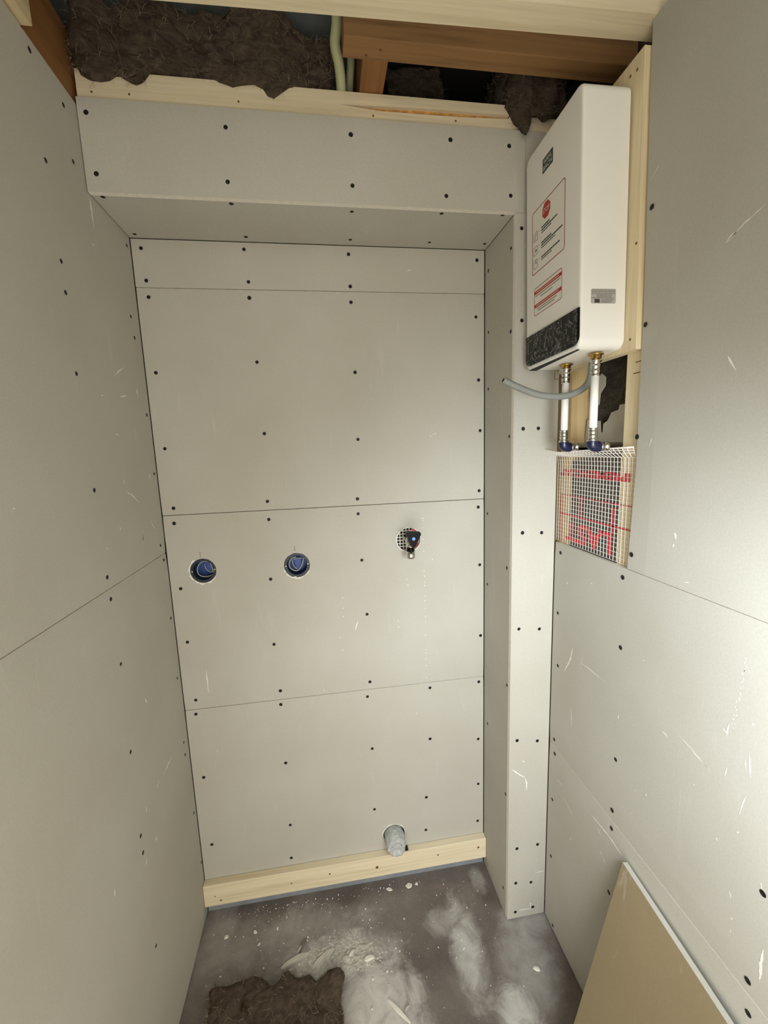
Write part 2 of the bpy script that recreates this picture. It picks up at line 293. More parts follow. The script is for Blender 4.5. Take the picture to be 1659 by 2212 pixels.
def floor_mat():
    m, nt, b = new_mat('dusty_concrete')
    v = coords(nt)
    base = ramp(nt, noise_tex(nt, v, 5.0, 6, 0.6, 0.4), [(0.30, S((92, 83, 77))), (0.55, S((114, 106, 100))), (0.78, S((138, 131, 124)))])
    fine = ramp(nt, noise_tex(nt, v, 160.0, 4, 0.7), [(0.3, (0.84, 0.84, 0.84, 1)), (0.7, (1.08, 1.08, 1.08, 1))])
    base = mix(nt, 1.0, base, fine, 'MULTIPLY')
    # spilt plaster dust: a few drifts, each with its own ragged outline
    sep = nt.nodes.new('ShaderNodeSeparateXYZ')
    nt.links.new(v, sep.inputs[0])
    total = None
    drifts = [(0.42, -0.20, 0.19, 0.085, 1.0), (0.52, -0.34, 0.15, 0.17, 1.0), (0.80, -0.24, 0.055, 0.16, 0.8), (0.88, -0.44, 0.07, 0.13, 0.95),
              (0.74, -0.16, 0.06, 0.05, 0.55), (0.30, -0.10, 0.28, 0.07, 0.35), (1.00, -0.20, 0.10, 0.07, 0.45), (0.96, -0.30, 0.10, 0.12, 0.40),
              (0.90, -0.06, 0.03, 0.05, 0.5), (0.06, -0.05, 0.09, 0.07, 0.35), (0.15, -0.12, 0.22, 0.12, 0.25)]
    wob = noise_tex(nt, v, 14.0, 6, 0.7, 0.8)
    for cx, cy, rx, ry, amt in drifts:
        terms = []
        for out, c, r in ((sep.outputs[0], cx, rx), (sep.outputs[1], cy, ry)):
            a = nt.nodes.new('ShaderNodeMath'); a.operation = 'SUBTRACT'
            nt.links.new(out, a.inputs[0]); a.inputs[1].default_value = c
            d = nt.nodes.new('ShaderNodeMath'); d.operation = 'DIVIDE'
            nt.links.new(a.outputs[0], d.inputs[0]); d.inputs[1].default_value = r
            p = nt.nodes.new('ShaderNodeMath'); p.operation = 'MULTIPLY'
            nt.links.new(d.outputs[0], p.inputs[0]); nt.links.new(d.outputs[0], p.inputs[1])
            terms.append(p.outputs[0])
        s = nt.nodes.new('ShaderNodeMath'); s.operation = 'ADD'
        nt.links.new(terms[0], s.inputs[0]); nt.links.new(terms[1], s.inputs[1])
        wv = nt.nodes.new('ShaderNodeMath'); wv.operation = 'MULTIPLY_ADD'
        nt.links.new(wob, wv.inputs[0]); wv.inputs[1].default_value = 2.6
        nt.links.new(s.outputs[0], wv.inputs[2])
        mr = nt.nodes.new('ShaderNodeMapRange'); mr.interpolation_type = 'SMOOTHSTEP'
        mr.inputs[1].default_value = 0.9; mr.inputs[2].default_value = 2.5
        mr.inputs[3].default_value = amt; mr.inputs[4].default_value = 0.0
        nt.links.new(wv.outputs[0], mr.inputs[0])
        if total is None:
            total = mr.outputs[0]
        else:
            mx = nt.nodes.new('ShaderNodeMath'); mx.operation = 'MAXIMUM'
            nt.links.new(total, mx.inputs[0]); nt.links.new(mr.outputs[0], mx.inputs[1])
            total = mx.outputs[0]
    c = mix(nt, total, base, S((206, 204, 199)))
    nt.links.new(c, b.inputs['Base Color'])
    b.inputs['Roughness'].default_value = 0.62
    bump(nt, b, noise_tex(nt, v, 90.0, 5, 0.65), 0.35, 0.002)
    return m
M['floor'] = floor_mat()

# ---------------------------------------------------------------- builders
DG = bpy.context.evaluated_depsgraph_get

def tag(o, label=None, cat=None, group=None, kind=None):
    if label: o['label'] = label
    if cat: o['category'] = cat
    if group: o['group'] = group
    if kind: o['kind'] = kind
    return o

def base_of(parent):
    v = Vector((0, 0, 0))
    while parent is not None:
        v += Vector(parent.location)
        parent = parent.parent
    return v

def link(name, me, parent=None, loc=None, smooth=False):
    o = bpy.data.objects.new(name, me)
    COL.objects.link(o)
    if parent is not None:
        o.parent = parent
    if loc is not None:
        o.location = loc
    if smooth:
        for p in me.polygons:
            p.use_smooth = True
    return o

def empty(name, loc, label, cat, group=None):
    o = bpy.data.objects.new(name, None)
    o.empty_display_size = 0.05
    COL.objects.link(o)
    o.location = loc
    return tag(o, label, cat, group)

def finish(name, bm, mats, parent=None, smooth=False, normals=True, origin=None):
    """bm is in world coordinates (before any turn of the parent)"""
    if normals:
        bmesh.ops.recalc_face_normals(bm, faces=bm.faces[:])
    if parent is not None:
        off = base_of(parent)
    else:
        off = Vector(origin) if origin else Vector((0, 0, 0))
    for v in bm.verts:
        v.co -= off
    me = bpy.data.meshes.new(name)
    bm.to_mesh(me)
    bm.free()
    if not isinstance(mats, (list, tuple)):
        mats = [mats]
    for m in mats:
        me.materials.append(M[m])
    o = link(name, me, parent, None, smooth)
    if parent is None and origin:
        o.location = origin
    return o

def add_box(bm, lo, hi, bev=0.0, seg=2):
    r = bmesh.ops.create_cube(bm, size=1.0)
    vs = r['verts']
    lo, hi = Vector(lo), Vector(hi)
    for v in vs:
        v.co = Vector([(lo[i] + hi[i]) / 2 + v.co[i] * (hi[i] - lo[i]) for i in range(3)])
    if bev:
        es = list({e for v in vs for e in v.link_edges})
        bmesh.ops.bevel(bm, geom=es, offset=bev, segments=seg, profile=0.5, affect='EDGES')

def box(name, lo, hi, mat, parent=None, bev=0.0, origin=None, seg=2):
    bm = bmesh.new()
    add_box(bm, lo, hi, bev, seg)
    return finish(name, bm, mat, parent, origin=origin)

def add_tube(bm, pts, rad, seg=16, caps=True, closed=False):
    pts = [Vector(p) for p in pts]
    n = len(pts)
    if not isinstance(rad, (list, tuple)):
        rad = [rad] * n
    rings = []
    up = None
    for i in range(n):
        if closed:
            t = (pts[(i + 1) % n] - pts[i - 1]).normalized()
        else:
            t = (pts[min(i + 1, n - 1)] - pts[max(i - 1, 0)]).normalized()
        if up is None:
            a = Vector((0, 0, 1)) if abs(t.z) < 0.9 else Vector((1, 0, 0))
            up = (a - t * a.dot(t)).normalized()
        else:
            up = (up - t * up.dot(t)).normalized()
        s = t.cross(up)
        rings.append([bm.verts.new(pts[i] + (up * math.cos(k * math.tau / seg) + s * math.sin(k * math.tau / seg)) * rad[i]) for k in range(seg)])
    last = n if closed else n - 1
    for i in range(last):
        a, b = rings[i], rings[(i + 1) % n]
        for k in range(seg):
            bm.faces.new((a[k], a[(k + 1) % seg], b[(k + 1) % seg], b[k]))
    if caps and not closed:
        bm.faces.new(rings[0][::-1])
        bm.faces.new(rings[-1])
    return rings

def tube(name, pts, rad, mat, parent=None, seg=16, caps=True, smooth=True, closed=False, origin=None):
    bm = bmesh.new()
    add_tube(bm, pts, rad, seg, caps, closed)
    return finish(name, bm, mat, parent, smooth, origin=origin)

def lathe(name, base, axis, prof, mat, parent=None, seg=28, smooth=True):
    """prof: (distance along axis, radius)"""
    base, axis = Vector(base), Vector(axis).normalized()
    bm = bmesh.new()
    a = Vector((0, 0, 1)) if abs(axis.z) < 0.9 else Vector((1, 0, 0))
    u = (a - axis * a.dot(axis)).normalized()
    w = axis.cross(u)
    rings = []
    for d, r in prof:
        rings.append([bm.verts.new(base + axis * d + (u * math.cos(k * math.tau / seg) + w * math.sin(k * math.tau / seg)) * max(r, 1e-5)) for k in range(seg)])
    for i in range(len(rings) - 1):
        p, q = rings[i], rings[i + 1]
        for k in range(seg):
            bm.faces.new((p[k], p[(k + 1) % seg], q[(k + 1) % seg], q[k]))
    bm.faces.new(rings[0][::-1])
    bm.faces.new(rings[-1])
    o = finish(name, bm, mat, parent, smooth)
    return o

def smooth_path(pts, n=8):
    """Catmull-Rom through the points"""
    pts = [Vector(p) for p in pts]
    out = []
    for i in range(len(pts) - 1):
        p0, p1, p2, p3 = pts[max(i - 1, 0)], pts[i], pts[i + 1], pts[min(i + 2, len(pts) - 1)]
        for k in range(n):
            t = k / n
            out.append(0.5 * ((2 * p1) + (p2 - p0) * t + (2 * p0 - 5 * p1 + 4 * p2 - p3) * t * t + (3 * p1 - p0 - 3 * p2 + p3) * t ** 3))
    out.append(pts[-1])
    return out

def flat_fill(outlines):
    """filled flat mesh from closed outlines (first is outer, the rest are holes)"""
    cu = bpy.data.curves.new('outline', 'CURVE')
    cu.dimensions = '2D'
    cu.fill_mode = 'BOTH'
    for ol in outlines:
        sp = cu.splines.new('POLY')
        sp.points.add(len(ol) - 1)
        for i, (x, y) in enumerate(ol):
            sp.points[i].co = (x, y, 0, 1)
        sp.use_cyclic_u = True
    ob = bpy.data.objects.new('outline', cu)
    COL.objects.link(ob)
    me = bpy.data.meshes.new_from_object(ob.evaluated_get(DG()))
    bpy.data.objects.remove(ob)
    bpy.data.curves.remove(cu)
    return me

def circle(cx, cy, r, n=40, jag=0.0, seed=0):
    rnd = random.Random(seed)
    return [(cx + (r + rnd.uniform(-jag, jag)) * math.cos(k * math.tau / n), cy + (r + rnd.uniform(-jag, jag)) * math.sin(k * math.tau / n)) for k in range(n)]

def rrect(x0, y0, x1, y1, r, n=6):
    pts = []
    for cx, cy, a in ((x1 - r, y1 - r, 0), (x0 + r, y1 - r, 90), (x0 + r, y0 + r, 180), (x1 - r, y0 + r, 270)):
        for k in range(n + 1):
            t = math.radians(a + 90 * k / n)
            pts.append((cx + r * math.cos(t), cy + r * math.sin(t)))
    return pts

def plate(name, frame, outlines, t0, t1, mats, parent=None, tapers=(), bev=0.0, origin=None):
    """solid plate: outline in (u, v), thickness from n=t0 (front) to n=t1 (back).
    frame = (O, U, V, N).  First material on the front face, last on edges."""
    O, Uv, Vv, N = [Vector(x) for x in frame]
    me = flat_fill(outlines)
    bm = bmesh.new()
    bm.from_mesh(me)
    bpy.data.meshes.remove(me)
    bmesh.ops.remove_doubles(bm, verts=bm.verts[:], dist=1e-6)
    for ax, at, edge in tapers:
        co = [0, 0, 0]; co[ax] = at
        no = [0, 0, 0]; no[ax] = 1
        bmesh.ops.bisect_plane(bm, geom=bm.verts[:] + bm.edges[:] + bm.faces[:], plane_co=co, plane_no=no)
    r = bmesh.ops.extrude_face_region(bm, geom=bm.faces[:], use_keep_orig=True)
    front = [g for g in r['geom'] if isinstance(g, bmesh.types.BMVert)]
    fs = set(front)
    ffaces = [g for g in r['geom'] if isinstance(g, bmesh.types.BMFace)]
    for f in bm.faces:
        f.material_index = len(mats) - 1 if isinstance(mats, (list, tuple)) else 0
    for f in ffaces:
        f.material_index = 0
    info = {}
    for v in bm.verts:
        n = t0 if v in fs else t1
        if v in fs:
            for ax, at, edge in tapers:
                q = v.co[ax]
                k = (q - at) / (edge - at)
                if k > 0:
                    n -= 0.0014 * min(k, 1.0)
        info[v] = O + Uv * v.co.x + Vv * v.co.y + N * n
    for v, p in info.items():
        v.co = p
    return finish(name, bm, mats, parent, origin=origin)

# --- screws: one shared mesh, a sunk bugle head with a cross recess
def screw_mesh():
    bm = bmesh.new()
    seg = 12
    r0 = 0.0050
    rim = [bm.verts.new((r0 * math.cos(k * math.tau / seg), r0 * math.sin(k * math.tau / seg), 0.0)) for k in range(seg)]
    top = [bm.verts.new((0.0036 * math.cos(k * math.tau / seg), 0.0036 * math.sin(k * math.tau / seg), 0.0006)) for k in range(seg)]
    mid = [bm.verts.new(((0.0030 if k % 3 == 0 else 0.0011) * math.cos(k * math.tau / seg), (0.0030 if k % 3 == 0 else 0.0011) * math.sin(k * math.tau / seg), 0.0004)) for k in range(seg)]
    cen = bm.verts.new((0, 0, -0.0006))
    for k in range(seg):
        j = (k + 1) % seg
        bm.faces.new((rim[k], rim[j], top[j], top[k]))
        bm.faces.new((top[k], top[j], mid[j], mid[k]))
        bm.faces.new((mid[k], mid[j], cen))
    bm.faces.new(rim[::-1])
    me = bpy.data.meshes.new('screw')
    bm.to_mesh(me)
    bm.free()
    me.materials.append(M['screw'])
    return me
SCREW = screw_mesh()
RS = random.Random(7)

def screw(parent, frame, u, v, sc=1.0):
    O, Uv, Vv, N = [Vector(x) for x in frame]
    o = bpy.data.objects.new('screw', SCREW)
    COL.objects.link(o)
    o.parent = parent
    a = RS.uniform(0, 1.5)
    m = Matrix((Uv, Vv, N)).transposed()
    m = m @ Matrix.Rotation(a, 3, 'Z')
    p = O + Uv * u + Vv * v + N * 0.0001 - base_of(parent)
    s = sc * RS.uniform(0.92, 1.06)
    o.matrix_local = Matrix.LocRotScale(p, m.to_quaternion(), (s, s, s))
    return o

def scuffs(name, parent, frame, marks, seed):
    """white plaster-dust scrapes, thin ragged slivers lying on the card"""
    O, Uv, Vv, N = [Vector(x) for x in frame]
    rnd = random.Random(seed)
    bm = bmesh.new()
    for pts, wd in marks:
        n = 4 if len(pts) == 2 else 7
        path = []
        for i in range(len(pts) - 1):
            for k in range(n):
                t = k / n
                path.append((pts[i][0] * (1 - t) + pts[i + 1][0] * t, pts[i][1] * (1 - t) + pts[i + 1][1] * t))
        path.append(pts[-1])
        L = len(path)
        last = None
        for i, (a, b) in enumerate(path):
            j, k = max(i - 1, 0), min(i + 1, L - 1)
            dx, dy = path[k][0] - path[j][0], path[k][1] - path[j][1]
            l = math.hypot(dx, dy) or 1
            nx, ny = -dy / l, dx / l
            w = wd * 0.42 * math.sin(math.pi * (i + 0.35) / (L - 0.3)) * rnd.uniform(0.45, 1.15)
            jx, jy = rnd.uniform(-.12, .12) * wd, rnd.uniform(-.12, .12) * wd
            A = bm.verts.new(O + Uv * (a + nx * w + jx) + Vv * (b + ny * w + jy) + N * 0.0003)
            B = bm.verts.new(O + Uv * (a - nx * w + jx) + Vv * (b - ny * w + jy) + N * 0.0003)
            if last:
                bm.faces.new((last[0], A, B, last[1]))
            last = (A, B)
    o = finish(name, bm, 'chalk', parent, normals=False)
    for p in o.data.polygons:
        pass
    o['kind'] = 'stuff'
    return o

def text(name, body, frame, width, height, mat, parent, lift=0.0004, bold=0.0):
    """flat lettering fitted to width x height, start corner at O"""
    cu = bpy.data.curves.new('lettering', 'FONT')
    cu.body = body
    cu.size = 1.0
    cu.offset = bold
    ob = bpy.data.objects.new('lettering', cu)
    COL.objects.link(ob)
    me = bpy.data.meshes.new_from_object(ob.evaluated_get(DG()))
    bpy.data.objects.remove(ob)
    bpy.data.curves.remove(cu)
    xs = [v.co.x for v in me.vertices]
    ys = [v.co.y for v in me.vertices]
    x0, x1, y0, y1 = min(xs), max(xs), min(ys), max(ys)
    O, Uv, Vv, N = [Vector(x) for x in frame]
    off = base_of(parent)
    for v in me.vertices:
        v.co = O + Uv * ((v.co.x - x0) / (x1 - x0) * width) + Vv * ((v.co.y - y0) / (y1 - y0) * height) + N * lift - off
    me.materials.clear()
    me.materials.append(M[mat])
    me.name = name
    return link(name, me, parent)

# ---------------------------------------------------------------- frames of the wall planes: origin, u, v, outward normal
F_NICHE = ((0, 0, 0), (1, 0, 0), (0, 0, 1), (0, -1, 0))
F_FRONT = ((0, -D, 0), (1, 0, 0), (0, 0, 1), (0, -1, 0))
F_LEFT = ((0, 0, 0), (0, 1, 0), (0, 0, 1), (1, 0, 0))
F_RIGHT = ((R, 0, 0), (0, -1, 0), (0, 0, 1), (-1, 0, 0))
F_REVEAL = ((W, 0, 0), (0, -1, 0), (0, 0, 1), (-1, 0, 0))
F_SOFFIT = ((0, 0, ZS + 0.0015), (1, 0, 0), (0, -1, 0), (0, 0, -1))
neg = lambda pts: [(-a, b) for a, b in pts]

def rect(u0, v0, u1, v1):
    return [(u0, v0), (u1, v0), (u1, v1), (u0, v1)]

def inside(u, v, b):
    return b[0] <= u <= b[2] and b[1] <= v <= b[3]

def board(name, parent, frame, b, screws=(), holes=(), outline=None, tapers=(), sc=1.0):
    ol = [outline or rect(*b)] + list(holes)
    p = plate(name, frame, ol, 0.0, -T, ['paper', 'core'], parent, tapers)
    for u, v in screws:
        if inside(u, v, b):
            screw(p, frame, u, v, sc)
    return p

G = 0.001   # half of an open joint

# ---------------------------------------------------------------- setting
floor = box('floor', (-0.12, Y0 - 0.1, -0.08), (R + 0.13, 0.12, 0.0), 'floor')
tag(floor, 'dusty grey concrete floor with spilt white plaster dust', 'floor', kind='structure')

wall_back = box('wall_back', (-0.12, 0.075, 0.0), (R + 0.13, 0.11, 2.44), 'seam')
tag(wall_back, 'plasterboard end wall with a tall shallow niche', 'wall', kind='structure')
ZA, ZB, ZC = 1.9083, 1.3109, 0.7157
hole_s1 = circle(0.0944, 1.1452, 0.0362, 44, 0.0006, 1)
hole_s2 = circle(0.3600, 1.1417, 0.0375, 44, 0.0006, 2)
hole_tap = circle(0.7010, 1.1970, 0.0368, 44, 0.0007, 3)
hole_drain = circle(0.6232, 0.1720, 0.0375, 40, 0.0012, 4)
n4 = board('niche_panel', wall_back, F_NICHE, (0.002, ZA + G, W - 0.0025, ZS), SCREWS_NICHE)
n3 = board('niche_panel', wall_back, F_NICHE, (0.002, ZB + G, W - 0.0025, ZA - G), SCREWS_NICHE,
           tapers=((1, ZA - 0.045, ZA), (1, ZB + 0.045, ZB)))
n2 = board('niche_panel', wall_back, F_NICHE, (0.002, ZC + G, W - 0.0025, ZB - G), SCREWS_NICHE, (hole_s1, hole_s2, hole_tap),
           tapers=((1, ZB - 0.045, ZB), (1, ZC + 0.045, ZC)))
n1 = board('niche_panel', wall_back, F_NICHE, (0.002, 0.052, W - 0.0025, ZC - G), SCREWS_NICHE, (hole_drain,),
           tapers=((1, ZC - 0.045, ZC),))
HX = 0.9655   # right end of the head board
board('header_panel', wall_back, F_FRONT, (0.002, ZS, HX, ZH), SCREWS_HEADER)
board('soffit_panel', wall_back, F_SOFFIT, (0.002, 0.001, W, D - T - 0.001), [(a, -b) for a, b in SCREWS_SOFFIT])
board('reveal_panel', wall_back, F_REVEAL, (0.001, 0.004, D - T - 0.0005, ZS - 0.0005), neg(SCREWS_REVEAL), sc=0.95)
colp = board('column_panel', wall_back, F_FRONT, (W, 0.0, R, 2.2), SCREWS_COLUMN,
             outline=[(W, 0.006), (R - 0.002, 0.006), (R - 0.002, ZH), (HX + 0.0015, ZH), (HX + 0.0015, ZS - 0.0015), (W, ZS - 0.0015)])
scuffs('plaster_scuffs', n2, F_NICHE, SCUFFS_NICHE, 1)
scuffs('plaster_scuffs', colp, F_FRONT, SCUFFS_COLUMN, 2)
# pencil marks over the two socket holes
for x, z in ((0.0905, 1.1955), (0.3565, 1.1945)):
    box('pencil_mark', (x - 0.0005, -0.0003, z - 0.009), (x + 0.0005, 0.0001, z + 0.006), 'print_black', n2)
# ragged torn card round the drilled holes
def ragged_ring(parent, cx, cz, r, w, a0, a1, seed):
    rnd = random.Random(seed)
    bm = bmesh.new()
    last = None
    n = 26
    for k in range(n + 1):
        a = math.radians(a0 + (a1 - a0) * k / n)
        w2 = w * rnd.uniform(0.2, 1.1)
        A = bm.verts.new((cx + r * math.cos(a), -0.0003, cz + r * math.sin(a)))
        B = bm.verts.new((cx + (r + w2) * math.cos(a), -0.0003, cz + (r + w2) * math.sin(a)))
        if last:
            bm.faces.new((last[0], last[1], B, A))
        last = (A, B)
    return finish('torn_card_edge', bm, 'chalk', parent, normals=False)
ragged_ring(n2, 0.0944, 1.1452, 0.0362, 0.0055, 120, 330, 1)
ragged_ring(n2, 0.3600, 1.1417, 0.0375, 0.0045, 200, 330, 2)
ragged_ring(n2, 0.7010, 1.1970, 0.0368, 0.003, 0, 360, 3)
ragged_ring(n1, 0.6232, 0.1720, 0.0375, 0.004, 0, 180, 4)

wall_left = box('wall_left', (-0.11, YW, 0.0), (-0.07, 0.075, 2.44), 'seam')
tag(wall_left, 'plain grey plasterboard side wall on the left', 'wall', kind='structure')
ZL = 1.2053
l1 = board('wall_panel', wall_left, F_LEFT, (YW, 0.006, -0.001, ZL - G), SCREWS_LEFT, tapers=((1, ZL - 0.045, ZL),), sc=0.9)
l2 = board('wall_panel', wall_left, F_LEFT, (YW, ZL + G, -0.001, 2.185), SCREWS_LEFT, tapers=((1, ZL + 0.045, ZL),), sc=0.9)
scuffs('plaster_scuffs', l1, F_LEFT, [m for m in SCUFFS_LEFT if m[0][0][1] < ZL], 5)
scuffs('plaster_scuffs', l2, F_LEFT, [m for m in SCUFFS_LEFT if m[0][0][1] >= ZL], 6)

wall_right = box('wall_right', (R + 0.095, YW, 0.0), (R + 0.13, 0.075, 2.44), 'seam')
tag(wall_right, 'grey plasterboard side wall on the right with an open pipe bay', 'wall', kind='structure')
ZD, ZE = 1.2094, 0.6057
YE = D + 0.002
r1 = board('wall_panel', wall_right, F_RIGHT, (YE, 0.006, -YW, ZE - G), neg(SCREWS_RIGHT), tapers=((1, ZE - 0.05, ZE),))
r2 = board('wall_panel', wall_right, F_RIGHT, (YE, ZE + G, -YW, ZD - G), neg(SCREWS_RIGHT), tapers=((1, ZE + 0.05, ZE), (1, ZD - 0.05, ZD)))
r3 = board('wall_panel', wall_right, F_RIGHT, (0.44, ZD + G, -YW, 2.2022), neg(SCREWS_RIGHT),
           outline=[(0.4640, ZD + G), (-YW, ZD + G), (-YW, 2.2022), (0.4525, 2.2022), (0.4545, 2.09), (0.4680, 1.742), (0.4730, 1.43)],
           tapers=((0, 0.515, 0.468),))
for k, (p, lo, hi) in enumerate(((r1, 0, ZE), (r2, ZE, ZD), (r3, ZD, 3))):
    scuffs('plaster_scuffs', p, F_RIGHT, [([(-a, b) for a, b in m[0]], m[1]) for m in SCUFFS_RIGHT if lo <= m[0][0][1] < hi], 8 + k)
# studs either side of the open pipe bay
SX = R + T + 0.0005
box('stud', (SX, -0.2290, 0.02), (SX + 0.07, -0.1500, 2.178), 'old_pine_z', wall_right, 0.001)
box('stud', (SX, -0.5050, 0.02), (SX + 0.07, -0.4170, 2.178), 'pine_z', wall_right, 0.001)
for (y, z, l, a) in ((-0.446, 1.607, 0.018, 0.5), (-0.449, 1.628, 0.016, 0.4)):
    box('saw_nick', (SX - 0.0004, y - l / 2, z - 0.0009), (SX + 0.001, y + l / 2, z + 0.0009), 'knot', wall_right)

ceiling = box('ceiling', (-0.12, Y0 - 0.1, 2.44), (R + 0.13, 0.12, 2.47), 'underlay')
tag(ceiling, 'open ceiling with grey blue roof underlay above the joists', 'ceiling', kind='structure')


# ---------------------------------------------------------------- timber
def prism_xy(name, poly, z0, z1, mat, label, cat, group=None, origin=None):
    """timber with a plan outline poly [(x, y)] between two heights"""
    fr = ((0, 0, z0), (1, 0, 0), (0, 1, 0), (0, 0, -1))
    o = plate(name, fr, [poly], 0.0, -(z1 - z0), [mat], None, origin=origin)
    return tag(o, label, cat, group)

# pale planed beam nearest the camera
yf = lambda x: -0.3855 - 0.0262 * x
prism_xy('ceiling_beam', [(0.035, yf(0.035)), (1.105, yf(1.105)), (1.105, yf(1.105) - 0.048), (0.035, yf(0.035) - 0.048)], 2.203, 2.262, 'pine_x',
         'pale planed pine ceiling beam crossing the top of the opening', 'beam', origin=(0.57, -0.42, 2.203))
prism_xy('ceiling_beam', [(-0.055, -0.335), (0.012, -0.335), (0.016, YW), (-0.055, YW)], 2.196, 2.262, 'pine_y',
         'pale pine beam running along the top of the left wall', 'beam', origin=(-0.02, -1.3, 2.196))
tag(box('ceiling_joist', (0.538, -0.3030, 2.2575), (1.16, -0.2574, 2.385), 'brown_x', None, 0.002, origin=(0.85, -0.28, 2.2575)),
    'old brown joist end behind the pale beam, running to the right wall', 'joist')
cj = box('ceiling_joist', (0.5790, -0.2570, 2.2590), (0.6320, 0.070, 2.385), 'brown_y', None, 0.002, origin=(0.605, -0.07, 2.258))
tag(cj, 'short brown joist resting on the pine batten beside the conduits', 'joist')
tag(box('ceiling_joist', (-0.062, -0.328, 2.1955), (-0.006, 0.070, 2.33), 'brown_y', None, 0.002, origin=(-0.03, -0.13, 2.1955)),
    'brown joist in the dark top left corner above the wall', 'joist')
for x, z in ((0.585, -0.268), (0.612, -0.282)):
    lathe('nail_hole', (x, z, 2.2577), (0, 0, -1), [(0, 0.003), (0.0004, 0.003)], 'knot', bpy.data.objects['ceiling_joist'], seg=10)

# batten over the head board, with the wane where strand board shows through
box('cavity_shade_board', (0.64, -0.256, 2.41), (1.16, 0.072, 2.436), 'dark', ceiling)  # dark board added to stand in for the black shade of the cavity
hb = empty('header_batten', (0.5, -0.16, 2.15), 'pale pine batten along the top edge of the niche head', 'batten')
FB = ((0, -D + T, 0), (1, 0, 0), (0, 0, 1), (0, -1, 0))
sl = [((x - 0.4547) * 1.0122 + 0.4547, (z - 1.4738) * 1.0122 + 1.4738) for x, z in SLOT]
plate('rail', FB, [[(0.0, 2.15), (1.062, 2.15), (1.062, 2.2360), (0.945, 2.2360), (0.945, 2.2570), (0.0, 2.2570)], sl], -0.0003, -0.040, ['pine_x'], hb)
box('strand_board', (0.52, -D + T + 0.0085, 2.2150), (0.94, -D + T + 0.0120, 2.2420), 'osb', hb)
for x, z in ((0.028, 2.2165), (0.318, 2.2200), (0.608, 2.2130), (0.80, 2.2160), (0.10, 2.2175)):
    lathe('nail_hole', (x, -D + T, z), (0, -1, 0), [(0, 0.0022), (0.0003, 0.0022)], 'knot', hb, seg=8)

# batten at the foot of the niche
fb = empty('floor_batten', (0.47, -0.012, 0.044), 'pale pine batten fixed low along the foot of the niche', 'batten')
box('rail', (0.001, -0.0246, 0.0445), (W - 0.001, -0.0005, 0.1206), 'pine_x', fb, 0.0015)
for x, z, w2, h in ((0.052, 0.062, 0.003, 0.012), (0.275, 0.078, 0.0025, 0.011), (0.40, 0.088, 0.003, 0.009), (0.558, 0.082, 0.005, 0.004), (0.915, 0.090, 0.004, 0.014), (0.77, 0.088, 0.003, 0.003), (0.035, 0.080, 0.002, 0.002)):
    lathe('knot', (x, -0.0246, z), (0, -1, 0), [(0, w2), (0.0002, w2)], 'knot', fb, seg=10)
tag(box('floor_membrane', (0.0025, 0.0000, 0.0), (W - 0.004, 0.0015, 0.0505), 'membrane', None, origin=(0.47, 0.001, 0.0)),
    'blue grey membrane strip showing under the low pine batten', 'membrane')

# board that carries the water heater
mb = empty('mounting_board', (R, -0.33, 1.648), 'pale pine mounting board behind the water heater', 'board')
plate('panel', F_RIGHT, [[(0.199, 1.648), (0.4655, 1.648), (0.4620, 1.74), (0.4490, 2.09), (0.4475, 2.168), (0.199, 2.168)]], 0.008, -T, ['pine_z'], mb)
for y, z in ((-0.4313, 2.1425), (-0.4138, 2.1451), (-0.4490, 1.6693), (-0.452, 1.8411)):
    lathe('nail_hole', (R - 0.008, y, z), (-1, 0, 0), [(0, 0.0026), (0.0003, 0.0026)], 'knot', mb, seg=10)

# ---------------------------------------------------------------- mineral wool
def nvec(v):
    return Vector((noise.noise(v), noise.noise(v + Vector((17.3, 5.1, 9.7))), noise.noise(v + Vector((3.9, 21.7, 13.3)))))

